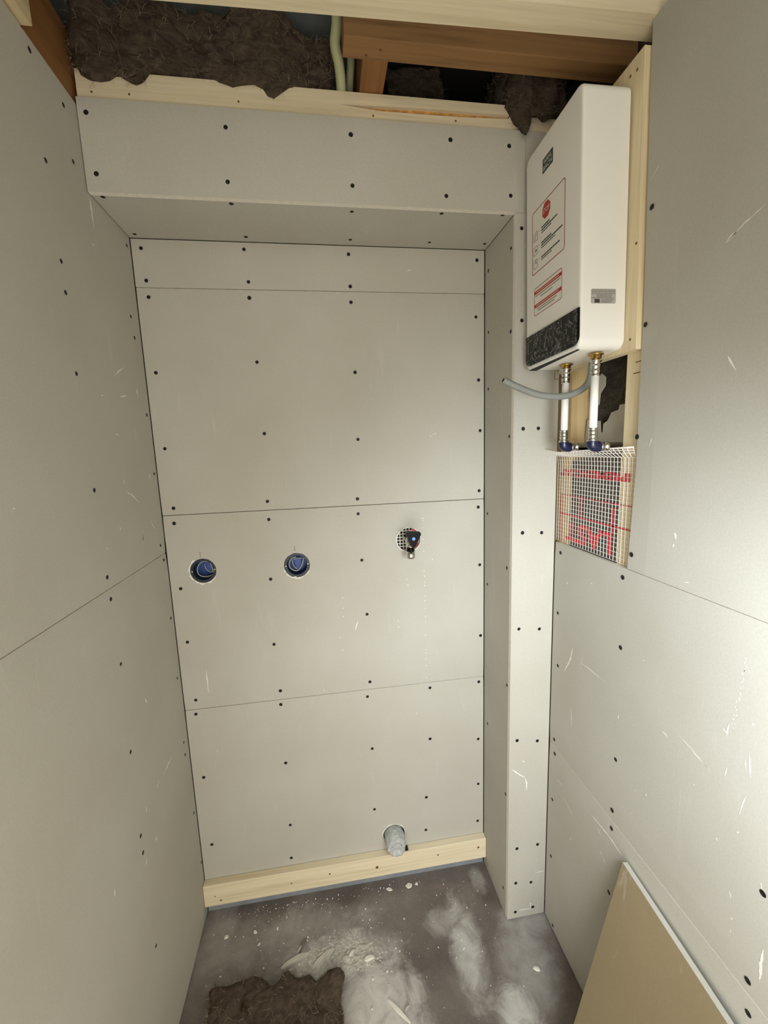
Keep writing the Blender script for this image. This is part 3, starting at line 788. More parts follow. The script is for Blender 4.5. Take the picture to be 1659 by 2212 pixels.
def wool(name, lo, hi, amp, seed, mat, label, sag=(), cuts=30, fibres=160, group=None, ragged=0.0):
    lo, hi = Vector(lo), Vector(hi)
    base = Vector(((lo.x + hi.x) / 2, (lo.y + hi.y) / 2, lo.z))
    e = empty(name, base, label, 'insulation', group)
    bm = bmesh.new()
    bmesh.ops.create_cube(bm, size=1.0)
    bmesh.ops.subdivide_edges(bm, edges=bm.edges[:], cuts=cuts, use_grid_fill=True)
    off = Vector((seed * 3.1, seed * 1.7, seed * 2.3))
    size = hi - lo
    for v in bm.verts:
        c = v.co.copy()
        # round the corners a little
        c = c * (1.0 - 0.10 * max(0, c.length - 0.5))
        p = Vector([(lo[i] + hi[i]) / 2 + c[i] * size[i] for i in range(3)])
        n = nvec(p * 9 + off) * amp + nvec(p * 26 + off) * amp * 0.55 + nvec(p * 70 + off) * amp * 0.28 + nvec(p * 190 + off) * amp * 0.14
        p = p + n
        if ragged:
            k = noise.noise(Vector((c.x * 2.7, c.y * 2.7, seed))) + 0.6 * noise.noise(Vector((c.x * 8, c.y * 8, seed + 3.0)))
            mid = Vector(((lo.x + hi.x) / 2, (lo.y + hi.y) / 2, 0))
            rim = max(abs(c.x), abs(c.y)) * 2
            p.x += (p.x - mid.x) * k * ragged * rim
            p.y += (p.y - mid.y) * k * ragged * rim
            p.z = lo.z + (p.z - lo.z) * (1.0 - 0.55 * rim ** 4)
        for sx, sw, sd, fwd in sag:
            k = math.exp(-((p.x - sx) / sw) ** 2)
            low = max(0.0, 1 - (p.z - lo.z) / (size.z * 0.5))
            near = max(0.0, 1 - (p.y - lo.y) / (size.y * 0.45))
            p.z -= sd * k * low * near
            p.y -= fwd * k * near
        v.co = p
    body = finish('batt', bm, mat, e, True)
    rnd = random.Random(seed)
    fb_ = bmesh.new()
    vs_ = body.data.vertices
    for k in range(fibres):
        v = vs_[rnd.randrange(len(vs_))]
        p = Vector(v.co)
        d = (Vector(v.normal) + Vector((rnd.uniform(-1, 1), rnd.uniform(-1, 1), rnd.uniform(-1, 0.6)))).normalized()
        l = rnd.uniform(0.006, 0.020)
        pts = [p + base]
        for s in range(3):
            d = (d + Vector((rnd.uniform(-.6, .6), rnd.uniform(-.6, .6), rnd.uniform(-.6, .5)))).normalized()
            pts.append(pts[-1] + d * l / 3)
        add_tube(fb_, pts, [0.00030, 0.00028, 0.00022, 0.00012], 3, False)
    f = finish('loose_fibres', fb_, 'fibre' if mat == 'wool' else mat, e)
    f['kind'] = 'stuff'
    return e

wool('mineral_wool', (0.005, -0.178, 2.262), (0.520, -0.005, 2.375), 0.020, 1, 'wool', 'wide brown mineral wool batt drooping over the batten at upper left',
     sag=((0.035, 0.035, 0.035, 0.030), (0.12, 0.02, 0.035, 0.030), (0.17, 0.03, 0.020, 0.022), (0.33, 0.05, 0.020, 0.022), (0.41, 0.035, 0.028, 0.026)), fibres=2600)
wool('mineral_wool', (0.655, -0.085, 2.275), (0.800, 0.040, 2.39), 0.016, 2, 'wool', 'dark mineral wool deep behind the short brown joist', cuts=18)
wool('mineral_wool', (0.925, -0.180, 2.252), (1.075, -0.060, 2.38), 0.018, 3, 'wool', 'ragged mineral wool hanging above the water heater',
     sag=((0.952, 0.024, 0.095, 0.036), (1.01, 0.03, 0.045, 0.030)), cuts=22, fibres=1200)
wool('mineral_wool', (0.075, -0.60, 0.004), (0.428, -0.238, 0.045), 0.013, 5, 'wool', 'torn scrap of brown mineral wool lying on the floor', cuts=40, fibres=2600, ragged=0.20)
wool('mineral_wool', (R + 0.062, -0.412, 1.445), (R + 0.086, -0.238, 2.15), 0.008, 6, 'grey_wool', 'grey mineral wool inside the open pipe bay', cuts=26, fibres=120)
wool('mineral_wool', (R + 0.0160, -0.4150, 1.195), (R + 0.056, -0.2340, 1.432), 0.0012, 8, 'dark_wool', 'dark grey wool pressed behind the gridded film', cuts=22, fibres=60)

# torn membrane scraps in the pipe bay
TA = [(-0.232,1.4821),(-0.2398,1.5302),(-0.2737,1.5253),(-0.2899,1.5234),(-0.2934,1.4963),(-0.2997,1.496),(-0.3012,1.5163),(-0.316,1.5223),(-0.3272,1.5397),(-0.351,1.5441),(-0.3534,1.5542),(-0.375,1.555),(-0.414,1.55),(-0.414,1.45),(-0.3492,1.455),(-0.3087,1.45),(-0.25,1.45)]
TB = [(-0.2768,1.6204),(-0.2928,1.6331),(-0.3075,1.6229),(-0.3078,1.6033),(-0.2912,1.5873),(-0.2881,1.5613),(-0.2807,1.5621),(-0.2642,1.5846)]
def torn(poly, x, label):
    fr = ((x, 0, 0), (0, -1, 0), (0, 0, 1), (-1, 0, 0))
    o = plate('torn_membrane', fr, [[(-y, z) for y, z in poly]], 0.0, -0.0016, ['foam'], None, origin=(x, poly[0][0], poly[-1][1]))
    return tag(o, label, 'membrane')
torn(TA, R + 0.050, 'jagged pale grey torn membrane low in the pipe bay')
torn(TB, R + 0.046, 'small pale grey torn membrane flap behind the near water pipe')

# ---------------------------------------------------------------- conduits in the ceiling
tag(tube('conduit', smooth_path([(0.5330, -0.240, 2.437), (0.5315, -0.240, 2.339), (0.5270, -0.220, 2.312), (0.5350, -0.200, 2.291), (0.5400, -0.170, 2.266), (0.541, -0.1265, 2.20)]),
         0.0108, 'conduit', None, origin=(0.54, -0.13, 2.20)), 'pale green flexible conduit nearer the left, dropping behind the batten', 'conduit')
tag(tube('conduit', smooth_path([(0.5680, -0.150, 2.437), (0.5665, -0.150, 2.348), (0.5630, -0.128, 2.302), (0.5605, -0.120, 2.20)]),
         0.0085, 'conduit', None, origin=(0.56, -0.12, 2.20)), 'thinner shaded conduit tight against the short brown joist', 'conduit')

# ---------------------------------------------------------------- water heater
BX = R - 0.0085
XF, YN, YF, ZB0, ZT0 = 0.9655, -0.4330, -0.2147, 1.6550, 2.1280
heater = empty('water_heater', (BX, -0.324, ZB0), 'tall white wall-mounted instantaneous water heater with warning stickers', 'water heater')
ol = rrect(-YF, ZB0, -YN, ZT0, 0.020, 8)
FH = ((XF, 0, 0), (0, -1, 0), (0, 0, 1), (-1, 0, 0))
def heater_body():
    me = flat_fill([ol])
    bpy.data.meshes.remove(me)
    bm = bmesh.new()
    depth = BX - XF
    prof = [(depth, 0.0), (0.006, 0.0), (0.0035, 0.0006), (0.0014, 0.002), (0.0003, 0.004), (0.0, 0.0062)]   # distance behind the front, inset
    cy, cz = (-YF - YN) / 2, (ZB0 + ZT0) / 2
    hw, hh = (-YN + YF) / 2, (ZT0 - ZB0) / 2
    rings = []
    for dep, ins in prof:
        r = rrect(-YF + ins, ZB0 + ins, -YN - ins, ZT0 - ins, max(0.020 - ins, 0.004), 8)
        rings.append([bm.verts.new((XF + dep, -u, z)) for u, z in r])
    n = len(rings[0])
    for i in range(len(rings) - 1):
        for k in range(n):
            bm.faces.new((rings[i][k], rings[i][(k + 1) % n], rings[i + 1][(k + 1) % n], rings[i + 1][k]))
    bm.faces.new(rings[0])
    bm.faces.new(rings[-1][::-1])
    o = finish('casing', bm, 'white', heater)
    for p in o.data.polygons:
        p.use_smooth = len(p.vertices) == 4
    o.data.set_sharp_from_angle(angle=math.radians(35))
    return o
heater_body()
def hplate(name, pts, mat, lift, parent=heater, thick=0.0004, holes=()):
    return plate(name, FH, [pts] + list(holes), lift, lift - thick, [mat], parent)
# logo
hplate('logo_plate', rect(0.2905, 2.0545, 0.3310, 2.0825), 'logo', 0.0004)
def ht(body, u, v, w, h, mat, lift=0.0006):
    return text('lettering', body, ((XF, -u, v), (0, -1, 0), (0, 0, 1), (-1, 0, 0)), w, h, mat, heater, lift)
ht('WAHL', 0.2945, 2.0700, 0.0325, 0.0090, 'print_white')
ht('BACH', 0.2945, 2.0580, 0.0325, 0.0090, 'print_white')
# big warning sticker
stk = hplate('warning_sticker', rrect(0.2460, 1.8640, 0.3778, 1.9978, 0.006), 'sticker', 0.00025)
o_, i_ = rrect(0.2460, 1.8640, 0.3778, 1.9978, 0.006), rrect(0.2477, 1.8657, 0.3761, 1.9961, 0.0045)
plate('red_frame', FH, [o_, i_], 0.0005, 0.0001, ['print_dark_red'], stk)
octo = [(0.3065 + 0.0172 * math.cos(math.radians(22.5 + 45 * k)), 1.9765 + 0.0172 * math.sin(math.radians(22.5 + 45 * k))) for k in range(8)]
plate('stop_sign', FH, [octo], 0.0006, 0.0001, ['print_red'], stk)
text('lettering', 'STOP', ((XF, -0.2935, 1.9717), (0, -1, 0), (0, 0, 1), (-1, 0, 0)), 0.026, 0.0098, 'print_white', stk, 0.0008)
rt = random.Random(11)
def micro_line(parent, u0, u1, v, h, mat, lift=0.0006):
    """a line of print too small to read: word-sized dashes"""
    bm = bmesh.new()
    u = u0
    while u < u1 - 0.001:
        l = min(rt.uniform(0.004, 0.011), u1 - u)
        add_box(bm, (XF - lift, -u - l, v - h / 2), (XF - lift + 0.0003, -u, v + h / 2))
        u += l + 0.0011
    return finish('print_line', bm, mat, parent)
for v, u1, h in ((1.9490, 0.3200, 0.0030), (1.9437, 0.3490, 0.0030), (1.9385, 0.3260, 0.0020),
                 (1.9180, 0.3270, 0.0030), (1.9128, 0.3690, 0.0030), (1.9076, 0.3415, 0.0020),
                 (1.8885, 0.3610, 0.0030), (1.8835, 0.3285, 0.0020)):
    micro_line(stk, 0.2865, u1, v, h, 'print_black')
for zc, sym in ((1.9430, 0), (1.9130, 1), (1.8845, 2)):
    a, b = rrect(0.2520, zc - 0.0090, 0.2700, zc + 0.0090, 0.002), rrect(0.2527, zc - 0.0083, 0.2693, zc + 0.0083, 0.0015)
    plate('icon_frame', FH, [a, b], 0.0006, 0.0001, ['print_black'], stk)
    if sym == 0:
        pts = [(0.2560, zc - 0.006), (0.2572, zc - 0.0065), (0.2650, zc + 0.005), (0.2638, zc + 0.006)]
    elif sym == 1:
        pts = [(0.2580, zc - 0.002), (0.2660, zc - 0.001), (0.2630, zc + 0.004)]
    else:
        pts = [(0.2610, zc), (0.2650, zc + 0.001), (0.2640, zc + 0.006), (0.2620, zc + 0.005)]
    plate('icon_symbol', FH, [pts], 0.0006, 0.0001, ['print_black'], stk)
    lathe('bullet_mark', (XF, -0.2765, zc + 0.0055), (-1, 0, 0), [(0.0003, 0.0010), (0.0006, 0.0010)], 'print_black', stk, seg=8)
# smaller sticker with two red bands
st2 = hplate('notice_sticker', rrect(0.2550, 1.7715, 0.3690, 1.8325, 0.005), 'sticker', 0.00025)
o_, i_ = rrect(0.2550, 1.7715, 0.3690, 1.8325, 0.005), rrect(0.2562, 1.7727, 0.3678, 1.8313, 0.0040)
plate('red_frame', FH, [o_, i_], 0.0005, 0.0001, ['print_dark_red'], st2)
for z0 in (1.8180, 1.7890):
    plate('red_band', FH, [rect(0.2554, z0, 0.3686, z0 + 0.0070)], 0.0006, 0.0001, ['print_red'], st2)
    micro_line(st2, 0.266, 0.358, z0 + 0.0035, 0.0013, 'print_white', 0.0008)
for z, u0, u1 in ((1.8140, 0.260, 0.364), (1.8075, 0.283, 0.333), (1.7850, 0.268, 0.350), (1.7800, 0.272, 0.342)):
    micro_line(st2, u0, u1, z, 0.0014, 'print_black')
# black control panel with its loose protective wrap
cp_pts = [(u, z) for u, z in rrect(-YF + 0.003, 1.6640, -YN - 0.002, 1.80, 0.018, 8) if z < 1.73] 
cp_pts = [(-YF + 0.003, 1.7330)] + sorted([q for q in cp_pts if q[0] < 0.32], key=lambda q: -q[1]) + sorted([q for q in cp_pts if q[0] >= 0.32], key=lambda q: q[1]) + [(-YN - 0.002, 1.7330)]
cpn = hplate('control_panel', cp_pts, 'black', 0.0025, thick=0.003)
win = plate('display_window', FH, [rrect(0.226, 1.674, 0.410, 1.726, 0.018)], 0.0032, 0.0024, ['black'], cpn)
bm = bmesh.new()
nx, nz = 60, 24
grid = []
for i in range(nx + 1):
    col_ = []
    for j in range(nz + 1):
        u = -YF + 0.001 + (-YN + YF - 0.002) * i / nx
        z = 1.6585 + (1.7345 - 1.6585) * j / nz
        edge = min(i, nx - i) / nx
        lump = noise.noise(Vector((u * 38, z * 60, 1.3))) * 0.0022 + noise.noise(Vector((u * 90, z * 120, 4.0))) * 0.0011
        out = 0.0058 + lump - 0.002 * max(0, 1 - j / 3)
        col_.append(bm.verts.new((XF - max(out, 0.0036), -u, z + (0.0015 * noise.noise(Vector((u * 60, 2, 2))) if j in (0, nz) else 0))))
    grid.append(col_)
for i in range(nx):
    for j in range(nz):
        bm.faces.new((grid[i][j], grid[i + 1][j], grid[i + 1][j + 1], grid[i][j + 1]))
wr = finish('protective_wrap', bm, 'wrap', heater, True, normals=False)
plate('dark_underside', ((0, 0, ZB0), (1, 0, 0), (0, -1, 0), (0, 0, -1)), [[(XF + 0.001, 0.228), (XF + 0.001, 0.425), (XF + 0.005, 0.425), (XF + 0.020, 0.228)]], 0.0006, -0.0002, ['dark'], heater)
# silver rating label on the near side
FS = ((0, YN, 0), (1, 0, 0), (0, 0, 1), (0, -1, 0))
rl = plate('rating_label', FS, [rrect(0.9870, 1.7390, 1.0400, 1.7660, 0.003)], 0.0004, -0.0001, ['grey_label'], heater)
bm = bmesh.new()
for k, (z, x0, x1) in enumerate(((1.7635, 0.989, 1.038), (1.7606, 0.989, 1.038), (1.7574, 0.989, 1.038), (1.7545, 0.999, 1.032), (1.7520, 0.999, 1.030), (1.7494, 0.989, 1.036), (1.7465, 1.009, 1.036), (1.7437, 1.009, 1.033), (1.7412, 1.009, 1.030))):
    x = x0
    while x < x1 - 0.001:
        l = min(rt.uniform(0.003, 0.009), x1 - x)
        add_box(bm, (x, YN - 0.0006, z - 0.0006), (x + l, YN - 0.0003, z + 0.0006))
        x += l + 0.0009
finish('print_line', bm, 'grey_print', rl)
box('dark_square', (0.9945, YN - 0.0007, 1.7403), (1.0055, YN - 0.0003, 1.7472), 'print_black', rl)
heater.rotation_euler = (-0.020, -0.010, 0.0)

# ---------------------------------------------------------------- water pipes under the heater
def water_pipe(x, y, label, ztop):
    e = empty('water_pipe', (x, y, 1.455), label, 'pipe', 'white pipes under the water heater')
    zt = 1.6520
    nut = lathe('brass_nut', (x, y, zt), (0, 0, -1), [(0, 0.0150), (0.002, 0.0150), (0.0025, 0.0105), (0.009, 0.0105), (0.0095, 0.0085), (zt - ztop, 0.0085)], 'brass', e, 12)
    lathe('collar', (x, y, ztop), (0, 0, -1), [(0, 0.0118), (0.0025, 0.0118)], 'chrome', e)
    def sleeve(z, l, rev=False):
        pr = [(0, 0.0096)]
        n = 3
        for k in range(n):
            a = l * (k + 0.15) / n
            b = l * (k + 0.85) / n
            pr += [(a, 0.0098), (a + 0.0012, 0.0088), (b - 0.0012, 0.0088), (b, 0.0098)]
        pr.append((l, 0.0096))
        return lathe('press_sleeve', (x, y, z), (0, 0, -1), pr, 'chrome', e)
    sleeve(ztop - 0.0025, 0.029)
    lathe('tube', (x, y, ztop - 0.0310), (0, 0, -1), [(0, 0.0080), (ztop - 0.0310 - 1.503, 0.0080)], 'pipe_white', e)
    sleeve(1.5030, 0.024)
    lathe('flange', (x, y, 1.4790), (0, 0, -1), [(0, 0.0115), (0.0030, 0.0115)], 'chrome', e)
    tube('elbow', smooth_path([(x, y, 1.4760), (x, y, 1.4690), (x + 0.003, y, 1.4655), (x + 0.009, y, 1.4640), (x + 0.016, y, 1.4640)], 6), 0.0112, 'navy', e, 20)
    lathe('stub', (x + 0.0160, y, 1.4640), (1, 0, 0), [(0, 0.0095), (0.006, 0.0095), (0.0065, 0.0080), (0.012, 0.0080), (0.0125, 0.0100), (0.020, 0.0100), (0.0205, 0.0082), (0.052, 0.0082)], 'chrome', e)
    return e
water_pipe(1.0200, -0.4050, 'white press-fitted water pipe nearest the camera under the heater', 1.6395)
water_pipe(1.0200, -0.2995, 'white press-fitted water pipe farther back, crossed by the grey cable', 1.6420)
# little rusty wire clip beside the far pipe
tag(tube('wire_clip', [(1.0150, -0.2780, 1.6440), (1.0100, -0.2700, 1.6440), (1.0100, -0.2700, 1.6240), (1.0150, -0.2840, 1.6240)], 0.0011, 'knot', None, 6, origin=(1.012, -0.275, 1.624)),
    'small rusty wire clip under the heater beside the far pipe', 'clip')
# grey cable
cb = empty('power_cable', (1.06, -0.345, 1.60), 'thick grey power cable with a bare cut end sticking out below the heater', 'cable')
cpts = smooth_path([(0.8480, -0.345, 1.6115), (0.8840, -0.345, 1.5955), (0.9340, -0.345, 1.5790), (0.9900, -0.345, 1.5765), (1.0310, -0.345, 1.5900), (1.0480, -0.347, 1.6120), (1.0500, -0.350, 1.6460)], 8)
tube('sheath', cpts, 0.0072, 'cable', cb, 18)
d0 = (cpts[0] - cpts[1]).normalized()
lathe('cut_end', cpts[0] - d0 * 0.001, d0, [(0, 0.0071), (0.0016, 0.0064), (0.0018, 0.0045), (0.0012, 0.0042)], 'card_bit', cb, 16)
lathe('core_hole', cpts[0] + d0 * 0.0004, d0, [(0, 0.0040), (0.0012, 0.0040)], 'dark', cb, 12)

# ---------------------------------------------------------------- printed vapour film over the lower pipe bay
film = empty('vapour_film', (R + 0.012, -0.325, ZD), 'clear vapour film with white grid and red print across the pipe bay', 'film')
FX = R + T - 0.0010
y0_, y1_, zlo, zhi = -0.180, -0.4620, 1.2120, 1.4400
def film_pt(s, t):
    """s 0..1 from far to near, t 0..1 up the film, t>1 is the lip that curls out"""
    y = y0_ + (y1_ - y0_) * s
    if t <= 1:
        z = zlo + (zhi - zlo) * t
        bulge = 0.003 * math.sin(s * 6) * t * (1 - s)
        return Vector((FX - bulge * 0.3 - 0.004 * max(0, t - 0.9) * 10 * (1 - s) ** 0.6 * 0.7, y, z))
    q = t - 1
    out = 0.0028 + (0.040 * (1 - s) ** 0.6 + 0.006) * math.sin(min(q * 1.5, 1.57))
    z = zhi + 0.008 * math.sin(q * 1.57) + 0.014 * s * q + 0.012 * q * max(0.0, 0.25 - s) * 4
    return Vector((FX - out, y + 0.02 * (1 - s) ** 4 * q * 0, z))
bm = bmesh.new()
NS, NT = 26, 30
rows = [[bm.verts.new(film_pt(i / NS, (j / 22) if j <= 22 else 1 + (j - 22) / 8)) for i in range(NS + 1)] for j in range(NT + 1)]
for j in range(NT):
    for i in range(NS):
        bm.faces.new((rows[j][i], rows[j][i + 1], rows[j + 1][i + 1], rows[j + 1][i]))
finish('sheet', bm, 'vapour_film', film, True, normals=False)
bm = bmesh.new()
for i in range(NS + 1):
    add_tube(bm, [film_pt(i / NS, (j / 22) if j <= 22 else 1 + (j - 22) / 8) - Vector((0.0006, 0, 0)) for j in range(NT + 1)], 0.00062, 4, True)
for j in list(range(0, 23)) + [25, 27, 29, 30]:
    add_tube(bm, [film_pt(i / NS, (j / 22) if j <= 22 else 1 + (j - 22) / 8) - Vector((0.0006, 0, 0)) for i in range(NS + 1)], 0.00062 if j < 22 else 0.0010, 4, True)
gr = finish('reinforcing_grid', bm, 'grid', film)
gr['kind'] = 'stuff'
PXF = FX + 0.0004 - 0.0010
F180 = lambda y, z: ((PXF, y, z), (0, 1, 0), (0, 0, -1), (-1, 0, 0))
text('red_lettering', 'LAST', F180(-0.4020, 1.2720), 0.176, 0.052, 'film_red', film, 0.0002, 0.035)
text('red_lettering', 'IPREMIENO/AP', F180(-0.4460, 1.4070), 0.252, 0.0190, 'film_red', film, 0.0002, 0.03)
box('red_line', (PXF - 0.0003, -0.4620, 1.2868), (PXF, -0.1965, 1.2900), 'film_red', film)
bm = bmesh.new()
y = -0.199
k = 0
while y > -0.458:
    l = 0.0035 if k % 4 else 0.008
    add_box(bm, (PXF - 0.0003, y - l, 1.3372), (PXF, y, 1.3402))
    y -= l + 0.0042
    k += 1
finish('red_dotted_line', bm, 'film_red', film)
for yy, za, zb, wd in ((-0.1975, 1.212, 1.3390, 0.0014), (-0.2030, 1.212, 1.3390, 0.0014), (-0.2830, 1.2890, 1.3360, 0.0030), (-0.3990, 1.2720, 1.3300, 0.0060)):
    box('red_line', (PXF - 0.0003, yy - wd, za), (PXF, yy, zb), 'film_red', film)

# ---------------------------------------------------------------- flush socket boxes
def socket_box(cx, cz, r, label, loop, tab):
    e = empty('socket_box', (cx, 0.0, cz), label, 'socket box', 'round blue flush boxes in the niche')
    def prof(d, rr): return (d, rr)
    # cup: outer wall, rim lip, inner wall, floor
    base, seg = Vector((cx, 0, cz)), 36
    bm = bmesh.new()
    rings = []
    for y, rr in ((0.046, r * 0.97), (0.0035, r * 0.97), (0.0022, r * 0.975), (0.0022, r * 0.80), (0.0040, r * 0.78), (0.040, r * 0.76), (0.040, 0.0006)):
        rings.append([bm.verts.new((cx + rr * math.cos(k * math.tau / seg), y, cz + rr * math.sin(k * math.tau / seg))) for k in range(seg)])
    for i in range(len(rings) - 1):
        for k in range(seg):
            f = bm.faces.new((rings[i][k], rings[i][(k + 1) % seg], rings[i + 1][(k + 1) % seg], rings[i + 1][k]))
            f.material_index = 0 if i in (0, 5) else 1
    bm.faces.new(rings[0])
    finish('cup', bm, ['blue_box', 'box_rim'], e)
    for s in (-1, 1):
        lathe('fixing_screw', (cx + s * r * 0.86, 0.0022, cz + 0.02 * s * r * 6 * 0.3), (0, -1, 0), [(0, 0.0026), (0.0010, 0.0026), (0.0014, 0.0014)], 'screw_light', e, 10)
    k = r / 155.0
    P = lambda q, y: (cx + q[0] * k, y, cz - q[1] * k)
    for pts, y, rad in loop:
        tube('conduit_loop', smooth_path([P(q, y + 0.0012 * i) for i, q in enumerate(pts)], 6), rad, 'conduit_grey', e, 8)
    pts = [(q[0] * k, -q[1] * k) for q in tab]
    plate('blue_tab', ((cx, 0.016, cz), (1, 0, 0), (0, 0, 1), (0, -1, 0)), [pts], 0.0, -0.003, ['blue_box'], e)
    return e
socket_box(0.0944, 1.1452, 0.0362, 'round blue socket box nearest the left wall, with cut card around it',
           [([(60, -105), (-10, -105), (-60, -65), (-85, 0), (-70, 60), (-20, 92), (50, 92), (108, 72)], 0.009, 0.0016), ([(70, -100), (88, -40), (108, 60)], 0.012, 0.0020), ([(10, -70), (20, -10), (60, 35), (100, 40)], 0.012, 0.0012)],
           [(15, -100), (75, -98), (95, -40), (98, 35), (50, 20), (22, -30)])
socket_box(0.3600, 1.1417, 0.0375, 'round blue socket box in the middle of the niche, with a U-shaped conduit loop',
           [([(-5, -95), (-60, -80), (-95, -20), (-85, 45), (-15, 85), (40, 45), (70, -20), (82, -70)], 0.009, 0.0018), ([(-55, -62), (-50, 0), (-30, 40), (0, 62)], 0.012, 0.0015), ([(-45, -65), (10, -75), (65, -70)], 0.012, 0.0012)],
           [(-35, -60), (50, -68), (45, -10), (25, 45), (-5, 55), (-28, 0)])
# broken crumb of gypsum hanging on the lower edge of the second box hole
bm = bmesh.new()
add_box(bm, (0.3470, -0.0025, 1.1030), (0.3570, 0.0006, 1.1085), 0.001)
add_box(bm, (0.3520, -0.0030, 1.1000), (0.3580, 0.0004, 1.1050), 0.001)
finish('gypsum_crumb', bm, 'plaster_bit', n2)

# ---------------------------------------------------------------- tap
tap = empty('tap', (0.7010, 0.0, 1.1970), 'chrome wall tap with black triangular handle and blue dot', 'tap')
lathe('body', (0.6965, 0.0300, 1.2000), (0, -1, 0), [(0, 0.0100), (0.050, 0.0100), (0.052, 0.0125), (0.066, 0.0125), (0.068, 0.0100), (0.078, 0.0095)], 'chrome', tap)
lathe('valve_neck', (0.6970, -0.0400, 1.2070), (0, -1, 0), [(0, 0.0090), (0.018, 0.0090), (0.020, 0.0070), (0.028, 0.0070)], 'black', tap)
tube('spout', smooth_path([(0.6965, -0.0300, 1.2000), (0.6960, -0.0440, 1.1930), (0.6955, -0.0500, 1.1820), (0.6955, -0.0520, 1.1580)], 6), [0.0100] * 19, 'chrome', tap, 18)
lathe('spout_collar', (0.6955, -0.0505, 1.1860), (0, 0, -1), [(0, 0.0105), (0.012, 0.0122)], 'black', tap)
lathe('spout_end', (0.6955, -0.0520, 1.1740), (0, 0, -1), [(0, 0.0128), (0.020, 0.0128), (0.0214, 0.0116), (0.0218, 0.0085), (0.0190, 0.0080)], 'chrome', tap)
tri = []
for a0, (px_, pz_) in ((20, (0.7140, 1.2290)), (150, (0.6840, 1.2320)), (270, (0.6990, 1.1985))):
    for k in range(7):
        a = math.radians(a0 - 60 + 120 * k / 6)
        tri.append((px_ + 0.0072 * math.cos(a), pz_ + 0.0072 * math.sin(a)))
h = plate('handle', ((0, -0.068, 0), (1, 0, 0), (0, 0, 1), (0, -1, 0)), [tri], 0.013, 0.0, ['black'], tap)
bv = h.modifiers.new('edge', 'BEVEL'); bv.width = 0.0055; bv.segments = 4; bv.limit_method = 'ANGLE'
lathe('blue_dot', (0.6992, -0.0810, 1.2165), (0, -1, 0), [(0, 0.0052), (0.0006, 0.0050), (0.0008, 0.0040)], 'blue_dot', h, 18)
# what shows in the tap hole: printed film with grid
tf = empty('film_patch', (0.701, 0.016, 1.15), 'gridded film with red print showing inside the tap hole', 'film')
box('sheet', (0.655, 0.0185, 1.150), (0.750, 0.0190, 1.245), 'dark', tf)
bm = bmesh.new()
for k in range(10):
    add_box(bm, (0.656 + k * 0.0098, 0.0172, 1.150), (0.6582 + k * 0.0098, 0.0180, 1.245))
    add_box(bm, (0.655, 0.0168, 1.152 + k * 0.0098), (0.750, 0.0178, 1.1542 + k * 0.0098))
gg = finish('reinforcing_grid', bm, 'grid', tf)
gg['kind'] = 'stuff'
box('red_print', (0.715, 0.0160, 1.150), (0.732, 0.0166, 1.245), 'film_red', tf)
box('red_print', (0.655, 0.0160, 1.1985), (0.668, 0.0166, 1.2025), 'film_red', tf)

# ---------------------------------------------------------------- drain stub
dr = empty('drain_pipe', (0.6235, 0.0, 0.170), 'grey drain stub wrapped in crumpled plastic above the low batten', 'drain pipe')
lathe('pipe', (0.6235, 0.060, 0.1700), (0, -1, 0), [(0, 0.0270), (0.088, 0.0270), (0.088, 0.0235), (0.060, 0.0230)], 'cable', dr)
bm = bmesh.new()
seg, rings = 40, []
prof = [(0.030, 0.0325), (0.012, 0.0330), (0.0, 0.0335), (-0.012, 0.0338), (-0.024, 0.0335), (-0.036, 0.0330), (-0.046, 0.0315), (-0.052, 0.0285), (-0.053, 0.0240), (-0.049, 0.0190), (-0.046, 0.0130), (-0.048, 0.0070), (-0.051, 0.0006)]
for y, rr in prof:
    ring = []
    for k in range(seg):
        a = k * math.tau / seg
        p = Vector((math.cos(a), 0, math.sin(a)))
        nn = noise.noise(Vector((p.x * 2.6, y * 60, p.z * 2.6))) * 0.0036 + noise.noise(Vector((p.x * 7, y * 150, p.z * 7))) * 0.0014
        ny = noise.noise(Vector((p.x * rr * 120, 5.0, p.z * rr * 120))) * 0.0075 if y < -0.04 else 0
        ring.append(bm.verts.new((0.6235 + p.x * (rr + nn * min(1, rr / 0.02)), y + ny, 0.1700 + p.z * (rr + nn * min(1, rr / 0.02)))))
    rings.append(ring)
for i in range(len(rings) - 1):
    for k in range(seg):
        bm.faces.new((rings[i][k], rings[i][(k + 1) % seg], rings[i + 1][(k + 1) % seg], rings[i + 1][k]))
bm.faces.new(rings[-1])
finish('plastic_wrap', bm, 'bag', dr, True)
tag(box('shim', (0.655, -0.020, 0.1206), (0.668, -0.003, 0.1236), 'dark', None, origin=(0.66, -0.01, 0.1206)), 'tiny dark shim on the low batten beside the drain', 'shim')

# ---------------------------------------------------------------- sheet leaning on the right wall
ls = empty('leaning_panel', (0.92, -1.0, 0.0), 'plasterboard offcut with brown back leaning against the right wall', 'plasterboard sheet')
bm = bmesh.new()
sl_ = (1.0525 - 0.9717) / (0.562 - 0.2274)
vsx = []
for y in (-0.520, -1.75):
    zt_ = 0.564 + (y + 0.52) * 0.09
    xb = 0.9717 - 0.2274 * sl_
    nrm = Vector((1, 0, -sl_)).normalized() * T
    f0 = Vector((xb, y, 0.0)); f1 = Vector((xb + zt_ * sl_, y, zt_))
    b1 = f1 + nrm; b0 = Vector((xb + T * math.sqrt(1 + sl_ * sl_), y, 0.0))
    vsx.append([bm.verts.new(p) for p in (f0, f1, b1, b0)])
A, B = vsx
ff = bm.faces.new((A[0], A[1], B[1], B[0])); ff.material_index = 0
for i, j in ((1, 2), (2, 3), (3, 0)):
    f = bm.faces.new((A[i], A[j], B[j], B[i])); f.material_index = 1
f = bm.faces.new(A); f.material_index = 1
